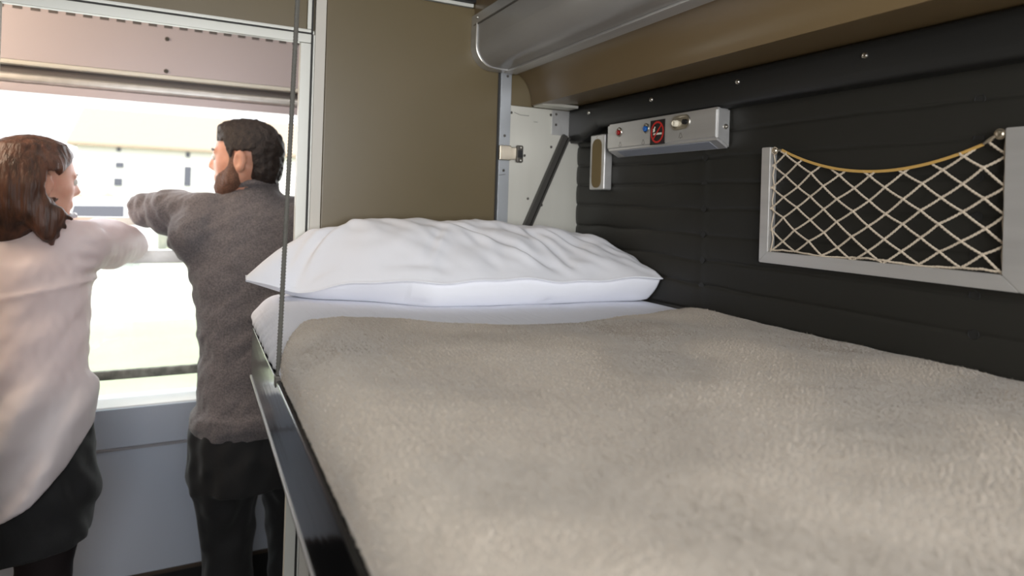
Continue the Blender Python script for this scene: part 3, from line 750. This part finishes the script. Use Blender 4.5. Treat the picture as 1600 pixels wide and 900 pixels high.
cr = [  # creases across the top: (x0,y0,x1,y1,depth,width)
 (.195, 1.425, .30, 1.455, .015, .011), (.20, 1.42, .27, 1.385, .009, .010), (.15, 1.44, .25, 1.47, .006, .010), (.30, 1.36, .42, 1.33, -.004, .02),
 (.52, 1.40, .66, 1.27, .010, .014), (.66, 1.27, .72, 1.22, .008, .012), (.62, 1.40, .74, 1.35, -.006, .02),
 (.70, 1.40, .76, 1.23, .009, .012), (.76, 1.38, .84, 1.26, .008, .012), (.82, 1.38, .90, 1.24, .006, .012),
 (.58, 1.33, .60, 1.24, -.005, .016), (.44, 1.28, .50, 1.36, .005, .012), (.86, 1.40, .94, 1.30, .006, .012), (.36, 1.31, .47, 1.25, .005, .01)]
pw = Wob(31, 14, .05, .2, 2); pw2 = Wob(33, 10, .025, .06, 2)
fine = np.linspace(.1, .957, 600)
def smooth(col):
    y = np.interp(fine, ST[:, 0], col); k = np.exp(-(np.arange(-30, 31)/12.)**2); k /= k.sum()
    yp = np.concatenate([2*y[0]-y[30:0:-1], y, 2*y[-1]-y[-2:-32:-1]]); return np.convolve(yp, k, 'valid')
STS = [smooth(ST[:, i]) for i in range(1, 7)]
for x in xs:
    fy, fz, sy_, sz_, rz_, by = [float(np.interp(x, fine, STS[i])) for i in range(6)]
    sz_ += .0035*math.sin(x*23)+.002*math.sin(x*51)
    ry = sy_+(by-sy_)*.68
    pts = []
    for t in np.linspace(0, 1, 14): pts.append((by-.02+(fy-by+.02)*t, fz, 0))                       # underside
    th = sz_-fz
    for t in np.linspace(.06, .94, 16):                                                             # front bulge under the seam
        a = t*math.pi; dimple = 0
        for xd in (.425, .70): dimple += math.exp(-((x-xd)/.016)**2)*math.exp(-(t/.25)**2)*.006
        pts.append((fy+(sy_+.008-fy)*t-.30*th*math.sin(a)**.8*(.75 if x > .4 else .5)*(1.0-.4*max(0, (x-.85)/.107)), fz+th*t+dimple, .25))
    pts.append((sy_, sz_-.0012, 0)); pts.append((sy_-.0035, sz_+.0005, 0)); pts.append((sy_, sz_+.002, 0))   # seam edge
    for t in np.linspace(.02, 1, 54):
        pts.append((sy_+(ry-sy_)*t, sz_+.002+(rz_-sz_)*(1-(1-t)**1.75), min(1, t*6)))
    for t in np.linspace(.1, 1, 14):
        a = t*math.pi/2; pts.append((ry+(by-ry)*math.sin(a), rz_-(rz_-(fz+(.03 if rz_-fz > .06 else .5*(rz_-fz))))*(1-math.cos(a)), 1-t))
    pts.append((by-.006, fz+.012, 0))
    rr = []
    for y, z, k in pts:
        dz = 0
        if k > 0:
            dz += k*(.0028*float(pw(np.array([x, y])))+.0012*float(pw2(np.array([x*.8+y*.5, y*.7]))))*min(1, (x-.1)/.12)
            if k > .3:
                for (ax, ay, bx, by_, dp, wd) in cr:
                    L2 = (bx-ax)**2+(by_-ay)**2; t = max(0, min(1, ((x-ax)*(bx-ax)+(y-ay)*(by_-ay))/L2))
                    dx_, dy_ = x-ax-t*(bx-ax), y-ay-t*(by_-ay); sd = dx_*(by_-ay)-dy_*(bx-ax); sd /= math.sqrt(L2)
                    dd = math.hypot(dx_, dy_)
                    if dd < wd*4: dz += k*math.sin(math.pi*min(1, max(.0, .15+.7*t)))*dp*(-math.exp(-(dd/wd)**2)+.55*math.exp(-((sd-wd*1.3)/wd)**2)*math.exp(-(max(0, dd-abs(sd))/wd)**2))
        y2 = y-(.25*dz if k == .25 else 0)
        rr.append((x, y2, z+(dz if k != .25 else dz*.25)))
    rings.append(rr)
nr = len(rings[0]); V = [p for r in rings for p in r]
F = [[i*nr+j, (i+1)*nr+j, (i+1)*nr+(j+1) % nr, i*nr+(j+1) % nr] for i in range(len(rings)-1) for j in range(nr)]
F += [list(range(nr)), [(len(rings)-1)*nr+j for j in range(nr)][::-1]]
pl = obj('pillow', V, F, CLOTH, None, True); tag(pl, 'plump white cotton pillow lying at the head of the bunk', 'pillow')

# safety cord
co = thing('safety_cord', (.122, 1.02, 1.18), 'grey braided cord hanging from above to the bunk edge', 'cord')
mb = MB()
p0, p1 = np.array([.1215, 1.03, 1.186]), np.array([.1415, 1.03, CZ-.003]); nn = 620
for ph in range(4):
    pts = []
    for k in range(nn):
        s = k/(nn-1); a = s*1.03/.010*2*math.pi*(1 if ph % 2 else -1)+ph//2*math.pi
        c = p0+(p1-p0)*s+np.array([-.004*math.sin(s*math.pi)*0, 0, 0])
        pts.append(c+np.array([.0029*math.cos(a), .0018*math.sin(a), 0]))
    mb.tube(pts, .0013, 5)
mb.tube([p0+(p1-p0)*s for s in np.linspace(0, 1, 40)], .0032, 8)
mb.build('braid', CORD_M, co, True)
MB().box((.1165, 1.022, 1.17), (.1335, 1.038, 1.188), .002).build('clamp', RIVET, co, True)
#PEOPLE
# ------------------------------------------------------------------ people
def basis(f):
    f = np.array(f, float); f /= np.linalg.norm(f); u = np.array([0, 0, 1.]); l = np.cross(u, f); l /= np.linalg.norm(l); u = np.cross(f, l)
    return np.stack([f, l, u])              # rows: forward, left, up
def head(s, c, R, sc_=1.0, female=False):
    """skull, jaw, nose, lips, brows, ears in the head frame (metres from the head centre, forward / left / up)"""
    P = lambda x, y, z: np.array(c)+sc_*(x*R[0]+y*R[1]+z*R[2])
    E = lambda p, r, k=.015, sub=False: s.ell(P(*p), np.array(r)*sc_, R, k, sub)
    K = lambda p, q, a, b, k=.012, sub=False: s.cone(P(*p), P(*q), a*sc_, b*sc_, k, sub)
    E((-.005, 0, .022), (.098, .076, .088), .02)
    E((.038, 0, -.035), (.056, .058, .075), .03)                 # face mass
    E((.050, 0, -.092 if not female else -.088), (.034, .036 if not female else .03, .022), .03)   # chin
    for y in (-1, 1):
        K((.03, .05*y, -.02), (.055, .034*y, -.022), .018, .02, .02)      # cheekbone
        K((.0, .056*y, -.06), (.055, .02*y, -.098), .02, .018, .03)       # jaw line
        E((.096, .032*y, .0), (.012, .016, .010), .01, True)              # eye socket
        K((.092, .014*y, .017), (.082, .044*y, .016), .006, .005, .01)    # brow ridge
        # ear: disc with a hollow and lobe
        E((-.004, .082*y, -.016), (.020, .010, .034), .006)
        E((.003, .091*y, -.015), (.010, .008, .021), .005, True); K((.012, .080*y, -.012), (.012, .080*y, -.022), .005, .005, .004)
        K((-.004, .077*y, -.036), (.002, .074*y, -.044), .008, .006, .008)
    K((.092, 0, .008), (.108, 0, -.026), .007, .011, .014)       # nose bridge to tip
    for y in (-1, 1): K((.098, .008*y, -.034), (.094, .013*y, -.034), .008, .007, .008)
    K((.090, -.018, -.060), (.090, .018, -.060), .006, .006, .008); K((.088, -.016, -.070), (.088, .016, -.070), .007, .007, .008)
    return P
def hand(s, wrist, d, palm, thumb_side, curl=.35, sc_=1.0):
    """palm, four unequal fingers with two bends each, and a thumb leaving the side of the palm"""
    d = np.array(d, float); d /= np.linalg.norm(d); n = np.array(palm, float); n -= d*(n@d); n /= np.linalg.norm(n)
    t = np.cross(d, n); t *= np.sign(t@np.array(thumb_side, float)) or 1
    w_ = np.array(wrist, float); H = lambda a, b, c_: w_+sc_*(d*a+t*b+n*c_)
    for b in (-.026, -.009, .009, .026): s.cone(H(.005, b*.7, 0), H(.085, b, 0), .015*sc_, .0125*sc_, .012)
    for b, L, r in ((.028, .068, .0088), (.0095, .078, .0092), (-.0095, .073, .0088), (-.027, .058, .0078)):
        p = H(.085, b, 0); ang = curl*.5
        for q, f in enumerate((.45, .31, .24)):
            p2 = p+sc_*L*f*(d*math.cos(ang)+n*math.sin(ang)); s.cone(p, p2, r*sc_*(1-.08*q), r*sc_*(.92-.08*q), .003); p = p2; ang += curl
    s.chain([(H(.018, .026, .002), .014*sc_), (H(.05, .052, .012), .0115*sc_), (H(.078, .062, .022), .0095*sc_), (H(.1, .063, .03), .008*sc_)], .006)
def shoe(parent, heel, toe, h=.075, wdt=.048):
    s = SDF([min(heel[0], toe[0])-.08, min(heel[1], toe[1])-.08, -.01], [max(heel[0], toe[0])+.08, max(heel[1], toe[1])+.08, .16], .005)
    a = np.array(heel, float); b = np.array(toe, float)
    s.cone(a+[0, 0, .04], b+[0, 0, .034], .038, wdt-.006, .02); s.cone(a+[0, 0, .04], a+[0, 0, .1], .038, .042, .02)
    s.cut(lambda P: .002-P[..., 2]); s.cut(lambda P: P[..., 2]-.105)
    return s.build('shoe', SHOE, parent)

# ---- man in the grey sweater, back towards the bunk, head turned to the left
man = thing('person', (.19, 2.05, 0), 'man with short dark hair and beard in grey sweater, leaning on window rail', 'person')
HC = (.143, 2.165, 1.580); HR = basis((-.93, .36, -.03))
HIPS = [(.10, 2.03), (.285, 2.05)]
KN = [(.115, 2.07, .46), (.30, 2.11, .46)]; AN = [(.125, 2.02, .085), (.31, 2.06, .085)]
TORSO = [(.70, .193, 2.03, .150, .105), (.82, .193, 2.03, .163, .118), (.95, .19, 2.045, .150, .110), (1.08, .182, 2.075, .152, .110), (1.22, .176, 2.115, .170, .118),
         (1.33, .174, 2.148, .176, .115), (1.40, .172, 2.165, .150, .092), (1.45, .168, 2.175, .085, .065), (1.48, .165, 2.18, .05, .05)]
SH = [(.02, 2.165, 1.392), (.325, 2.175, 1.392)]
EL = [(-.132, 2.345, 1.408), (.47, 2.33, 1.36)]
WR = [(.085, 2.468, 1.418), (.28, 2.463, 1.418)]
b = SDF((-.26, 1.86, .0), (.62, 2.60, 1.72), .0055)
b.loft(TORSO, .03)
P = head(b, HC, HR)
b.cone((.163, 2.175, 1.44), (.152, 2.172, 1.54), .062, .056, .03)
for i, sg_ in ((0, -1), (1, 1)):
    b.chain([(SH[i], .058), (EL[i], .041)], .05); b.chain([(EL[i], .041), (WR[i], .027)], .02)
    hx, hy = HIPS[i]
    b.chain([((hx, hy, .77), .082), ((hx+.005, hy+.01, .68), .080), (KN[i], .056), (AN[i], .036)], .04)
    b.cone((AN[i][0], AN[i][1]-.02, .045), (AN[i][0], AN[i][1]+.15, .035), .034, .03, .02)
hand(b, WR[0], (1, .02, .0), (0, .25, -1), (0, 1, .2), .3); hand(b, WR[1], (-1, .05, .02), (0, .25, -1), (0, 1, .2), .3)
body = b.build('body', SKIN, man, 2)
# sweater
fold = Wob(41, 16, .05, .16, 3, (1, 1, 2.2)); fold2 = Wob(42, 12, .02, .05)
s = SDF((-.26, 1.86, .70), (.62, 2.60, 1.56), .0055)
s.loft([(max(z, .785), x, y, rx, ry) for z, x, y, rx, ry in TORSO if z > .8]+[] , .03, off=.014)
s.loft([(.775, .194, 2.03, .180, .132), (.80, .194, 2.03, .184, .136), (.83, .194, 2.032, .183, .136)], .03)
s.chain([((.168, 2.178, 1.43), .078), ((.163, 2.178, 1.497), .069)], .03)
for i in (0, 1):
    mid = [.5*(SH[i][k]+EL[i][k]) for k in range(3)]; fo = [EL[i][k]*.55+WR[i][k]*.45 for k in range(3)]
    s.chain([(SH[i], .074), (mid, .062), (EL[i], .054)], .06); s.chain([(EL[i], .055), (fo, .048)], .02)
s.ell((-.015, 2.10, 1.33), (.05, .06, .06), None, .05)
def swd(P):
    d = fold(P)*.0024+fold2(P)*.0010
    arm = np.clip((.03-P[..., 0])/.08, 0, 1)
    ax = P[..., 0]*.66-P[..., 1]*.75
    d += arm*.0032*np.sin(ax*85+P[..., 2]*30+2.2*np.sin(P[..., 2]*38+ax*20)+fold(P)*1.2)
    waist = np.exp(-((P[..., 2]-1.02)/.16)**2)
    d += waist*.0022*np.sin(P[..., 2]*75+P[..., 0]*14+1.5*np.sin(P[..., 0]*22))
    hem = np.exp(-((P[..., 2]-.80)/.012)**2); d += .003*np.sin(P[..., 0]*6)*0-hem*.002
    return d
s.disp(swd)
hole = lambda P: .064-np.linalg.norm(P[..., :2]-np.array([.157, 2.176]), axis=-1)
s.cut(lambda P: np.where(P[..., 2] > 1.478, hole(P), -1.))
s.cut(lambda P: P[..., 2]-(1.507+.10*(P[..., 0]-.165)-.12*(P[..., 1]-2.178)))
sw = s.build('sweater', SWEATER, man, 1)
rb = SDF((.05, 2.05, 1.44), (.28, 2.3, 1.54), .004)         # rolled collar band
tt = np.linspace(0, 2*math.pi, 25)
pts = [(.160+.071*math.cos(a), 2.176+.071*math.sin(a), 1.492+.10*.07*math.cos(a)-.12*.07*math.sin(a)) for a in tt]
for p, q_ in zip(pts, pts[1:]): rb.cone(p, q_, .0105, .0105, .004)
rb.build('collar', SWEATER, man)
# trousers
s = SDF((-.02, 1.86, .06), (.45, 2.30, .84), .0055)
s.loft([(.62, .195, 2.03, .168, .122), (.70, .195, 2.03, .177, .130), (.825, .194, 2.03, .176, .130)], .03)
s.put(lambda P: np.linalg.norm((P-np.array([.197, 2.03, .60]))/np.array([1, 1, 4]), axis=-1)-.012, (.18, 2.0, .55), (.21, 2.06, .66), .02, True)
for i in (0, 1):
    hx, hy = HIPS[i]
    s.chain([((hx, hy, .76), .098), ((hx+.004, hy+.01, .66), .095), (KN[i], .072), ((AN[i][0], AN[i][1], .10), .062)], .02)
tf = Wob(51, 14, .05, .14, 3, (1, 1, .6))
s.disp(lambda P: tf(P)*.004)
s.build('trousers', BLACKCLOTH, man)
for i in (0, 1): shoe(man, (AN[i][0], AN[i][1]-.03, 0), (AN[i][0]+.01, AN[i][1]+.17, 0))
# hair
def local(P, c, R): return (P-np.array(c))@R.T
hw_ = Wob(61, 20, .012, .03)
s = SDF((.0, 2.0, 1.47), (.28, 2.32, 1.73), .004)
Pm = lambda x, y, z: np.array(HC)+x*HR[0]+y*HR[1]+z*HR[2]
s.ell(Pm(-.008, 0, .024), (.106, .084, .097), HR, .01); s.ell(Pm(-.055, 0, -.045), (.05, .062, .05), HR, .03)
s.ell(Pm(.03, 0, .085), (.06, .06, .03), HR, .02)
def hairline(P):
    q = local(P, HC, HR); x, y, z = q[..., 0], q[..., 1], q[..., 2]; ay = np.abs(y)
    front = x-(.082-.25*np.maximum(ay-.03, 0))                         # forehead edge
    low = -.085-z                                                      # nape
    side = np.where(x > .006, (.048-z)-np.clip((.050-x)*2.6, 0, .11)*(ay > .03), -1.)  # temple down to the sideburn
    ear = np.where((x > -.036) & (x < .018) & (ay > .056), .014-z, -1.)
    return np.maximum.reduce([front, low, side, ear])
s.cut(hairline); s.disp(lambda P: hw_(P)*.0016)
s.build('hair', HAIR_M, man)
s = SDF((.0, 2.0, 1.43), (.28, 2.32, 1.66), .004)
s.ell(Pm(.034, 0, -.04), (.062, .0665, .078), HR, .02); s.ell(Pm(.052, 0, -.094), (.042, .044, .03), HR, .03)
for y in (-1, 1):
    s.chain([(Pm(.022, .062*y, .02), .014), (Pm(.014, .060*y, -.035), .018), (Pm(.02, .054*y, -.068), .024), (Pm(.058, .022*y, -.102), .024)], .02)
def beardline(P):
    q = local(P, HC, HR); x, y, z = q[..., 0], q[..., 1], q[..., 2]
    top = z-np.where(x < .034, .05, -.030-.55*(x-.034)*1.2)
    mouth = .021-np.sqrt((x-.104)**2+(z+.066)**2)
    return np.maximum.reduce([top, mouth, x-.098, -.002-x])
s.cut(beardline); s.disp(lambda P: hw_(P)*.001)
s.build('beard', BEARD, man)
for y in (-1, 1): MB().tube([Pm(.097, .013*y, .020), Pm(.094, .03*y, .0235), Pm(.084, .047*y, .020)], [.003, .004, .002], 8).build('eyebrow', HAIR_M, man, True)
for y in (-1, 1): MB().ball(Pm(.083, .032*y, .0), .0118, 14).build('eye', mat('eye_white', srgb(225, 220, 214), .2), man, True)

# ---- woman in the pale blouse, head turned to the right
wo = thing('person', (-.40, 2.0, 0), 'woman with shoulder-length brown hair in a pale pink blouse and black skirt', 'person')
WC = (-.380, 2.06, 1.488); WRt = basis((.86, .51, -.06))
WT = [(.66, -.395, 1.968, .138, .100), (.84, -.393, 1.968, .148, .108), (.93, -.395, 1.977, .138, .098), (1.06, -.402, 2.0, .125, .095), (1.18, -.405, 2.035, .137, .10),
      (1.27, -.405, 2.06, .148, .10), (1.335, -.405, 2.07, .135, .08), (1.375, -.40, 2.075, .075, .055), (1.40, -.395, 2.075, .045, .045)]
WS = [(-.275, 2.075, 1.316), (-.54, 2.08, 1.318)]; WE = [(-.188, 2.335, 1.296), (-.66, 2.26, 1.26)]; WW = [(-.345, 2.43, 1.335), (-.50, 2.43, 1.335)]
b = SDF((-.80, 1.80, .0), (-.08, 2.60, 1.64), .0055)
b.loft(WT, .03, 2.1)
Pw_ = head(b, WC, WRt, .96, True)
b.cone((-.392, 2.075, 1.37), (-.378, 2.068, 1.45), .05, .045, .03)
WH = [(-.312, 1.98), (-.725, 1.98)]; WK = [(-.325, 2.02, .44), (-.72, 2.03, .44)]; WA = [(-.335, 1.96, .08), (-.465, 1.97, .08)]
for i in (0, 1):
    b.chain([(WS[i], .048), (WE[i], .036)], .04); b.chain([(WE[i], .036), (WW[i], .024)], .02)
    hx, hy = WH[i]
    b.chain([((hx, hy, .77), .074), ((hx, hy+.01, .66), .072), (WK[i], .052), ((WK[i][0]-.003, WK[i][1]-.03, .33), .05), (WA[i], .032)], .04)
    b.cone((WA[i][0], WA[i][1]-.02, .04), (WA[i][0], WA[i][1]+.13, .03), .03, .026, .02)
hand(b, WW[0], (-1, .05, .02), (0, .3, -1), (0, 1, .2), .3, .88); hand(b, WW[1], (1, .05, .02), (0, .3, -1), (0, 1, .2), .3, .88)
b.build('body', SKIN_W, wo, 2)
bf = Wob(71, 14, .06, .18, 3); bf2 = Wob(72, 10, .02, .05)
s = SDF((-.80, 1.78, .60), (-.08, 2.60, 1.44), .0055)
s.loft([(.62, -.393, 1.953, .206, .156), (.75, -.393, 1.955, .201, .154), (.86, -.392, 1.96, .187, .146), (.95, -.395, 1.972, .176, .135), (1.06, -.40, 1.998, .160, .118), (1.17, -.402, 2.03, .162, .118),
        (1.27, -.403, 2.055, .164, .115), (1.33, -.403, 2.068, .150, .092), (1.365, -.40, 2.075, .095, .068), (1.388, -.396, 2.077, .060, .055)], .04, 2.1)
for i in (0, 1):
    mid = [.5*(WS[i][k]+WE[i][k]) for k in range(3)]; fo = [WE[i][k]*.5+WW[i][k]*.5 for k in range(3)]
    s.chain([(WS[i], .066), (mid, .062), (WE[i], .052)], .06); s.chain([(WE[i], .053), (fo, .043)], .03)
def bld(P):
    x, y, z = P[..., 0], P[..., 1], P[..., 2]
    low = np.clip((1.12-z)/.25, 0, 1)
    d = bf(P)*.003+bf2(P)*.0008
    d += low*.0095*np.sin((z*.85-(x+.4)*1.25)*42+1.1*np.sin(z*11))                    # diagonal drape across the back
    d += np.exp(-((z-1.16)/.03)**2)*.003*np.sin(x*55)
    d -= .0035*np.exp(-((z-1.205+.02*np.sin(x*9))/.006)**2)*(y < 2.05)                # yoke seam
    d += np.exp(-((x+.245)/.02)**2)*(z > 1.22)*.004*np.sin(z*160+x*60)                # gathers at the sleeve seam
    return d
s.disp(bld)
hem = lambda x: np.interp(x, [-.62, -.56, -.48, -.40, -.32, -.26, -.22, -.18], [.86, .78, .70, .685, .725, .79, .86, .92])
s.cut(lambda P: hem(P[..., 0])+np.clip((P[..., 1]-1.96)*1.0, 0, .2)-P[..., 2])
s.cut(lambda P: np.where(P[..., 2] > 1.372, .050-np.linalg.norm(P[..., :2]-np.array([-.39, 2.076]), axis=-1), -1.))
s.build('blouse', BLOUSE, wo, 1)
sf = Wob(75, 12, .05, .12, 3, (1, 1, .3))
s = SDF((-.64, 1.78, .56), (-.16, 2.20, .98), .0055)
s.loft([(.575, -.393, 1.975, .172, .135), (.60, -.393, 1.976, .175, .136), (.75, -.393, 1.971, .177, .134), (.86, -.393, 1.971, .168, .127), (.96, -.395, 1.98, .148, .11)], .03, 2.2)
s.ell((-.238, 1.97, .70), (.035, .06, .06), None, .03)
s.disp(lambda P: sf(P)*.004)
s.build('skirt', BLACKCLOTH, wo)
s = SDF((-.62, 1.80, .05), (-.18, 2.20, .66), .0055)
for i in (0, 1):
    hx, hy = WH[i]
    s.chain([((hx, hy+.01, .64), .083), (WK[i], .056), ((WK[i][0]-.003, WK[i][1]-.03, .33), .054), (WA[i], .036)], .03)
s.build('tights', TIGHTS, wo)
for i in (0, 1): shoe(wo, (WA[i][0], WA[i][1]-.03, 0), (WA[i][0]+.005, WA[i][1]+.14, 0), .06, .042)
# hair: cap swept back behind the ear, curtain down the back and strands over the near shoulder
Ph = lambda x, y, z: np.array(WC)+x*WRt[0]+y*WRt[1]+z*WRt[2]
s = SDF((-.56, 1.88, 1.27), (-.2, 2.24, 1.63), .0035)
s.ell(Ph(-.006, 0, .021), (.106, .085, .094), WRt, .01)
s.ell(Ph(-.045, 0, -.045), (.066, .080, .085), WRt, .04)
s.loft([(1.325, -.428, 2.005, .045, .030), (1.36, -.428, 2.005, .062, .044), (1.41, -.422, 2.01, .074, .058), (1.47, -.412, 2.02, .082, .068), (1.52, -.400, 2.035, .080, .072), (1.56, -.392, 2.045, .06, .055)], .05, 2)
s.chain([(Ph(.005, -.074, .035), .018), (Ph(-.030, -.082, -.02), .022), (Ph(-.034, -.080, -.08), .024)], .03)
for k in range(4):                       # strands sweeping forward under the ear over the shoulder
    p = Ph(-.028, -.078, -.045-.014*k)
    s.chain([(p, .020), (p+np.array([.026, -.010, -.024-.004*k]), .015), (p+np.array([.056-.006*k, -.010, -.042-.006*k]), .010), (p+np.array([.084-.012*k, .004, -.058-.008*k]), .004)], .02)
for k in range(8):
    a = k/7; x0 = -.728+.095*a
    s.chain([((x0, 1.982, 1.42), .018), ((x0+.003*math.sin(k*3), 1.972, 1.36), .015), ((x0+.010*math.sin(k*1.7), 1.975, 1.318+.010*math.sin(k*2.3)), .005)], .018)
s.chain([(Ph(.03, .06, .075), .022), (Ph(.05, .066, .02), .018), (Ph(.03, .078, -.06), .014)], .02)
def wline(P):
    q = local(P, WC, WRt); x, y, z = q[..., 0], q[..., 1], q[..., 2]
    edge = np.interp(z, [-.12, -.05, .0, .03, .06, .085, .1], [-.02, -.008, .016, .040, .068, .086, .12])
    face = np.where(y < .062, x-edge, -1.)
    face = np.where((y < -.03) & (z < -.045) & (P[..., 2] < 1.47), -1., face)      # strands over the shoulder stay
    ear = np.where(y < -.05, .012*(1-np.sqrt(((x-.008)/.026)**2+((z+.012)/.036)**2))*1.6, -1.)
    return np.maximum(face, ear)
s.cut(wline)
hs = Wob(81, 14, .012, .03, 3, (1, 1, .10)); s.disp(lambda P: hs(P)*.0011)
s.build('hair', HAIR_W, wo, 3)
for y in (-1, 1): MB().tube([Ph(.092, .012*y, .018), Ph(.088, .03*y, .020), Ph(.078, .044*y, .016)], [.002, .003, .0015], 8).build('eyebrow', HAIR_W, wo, True)
for y in (-1, 1): MB().ball(Ph(.080, .031*y, .0), .0112, 14).build('eye', MATS['eye_white'], wo, True)
nk = MB(); NKc = np.array([-.388, 2.076]); bpos = []
for k in range(40):
    a = 2*math.pi*k/40; nk.ball((NKc[0]+.098*math.cos(a), NKc[1]+.074*math.sin(a), 1.388+.004*math.cos(a)+.004*math.sin(k*2)), .0052 if k % 3 else .0068, 8)
o = nk.build('bead_necklace', BEAD, wo, True); o['kind'] = 'stuff'
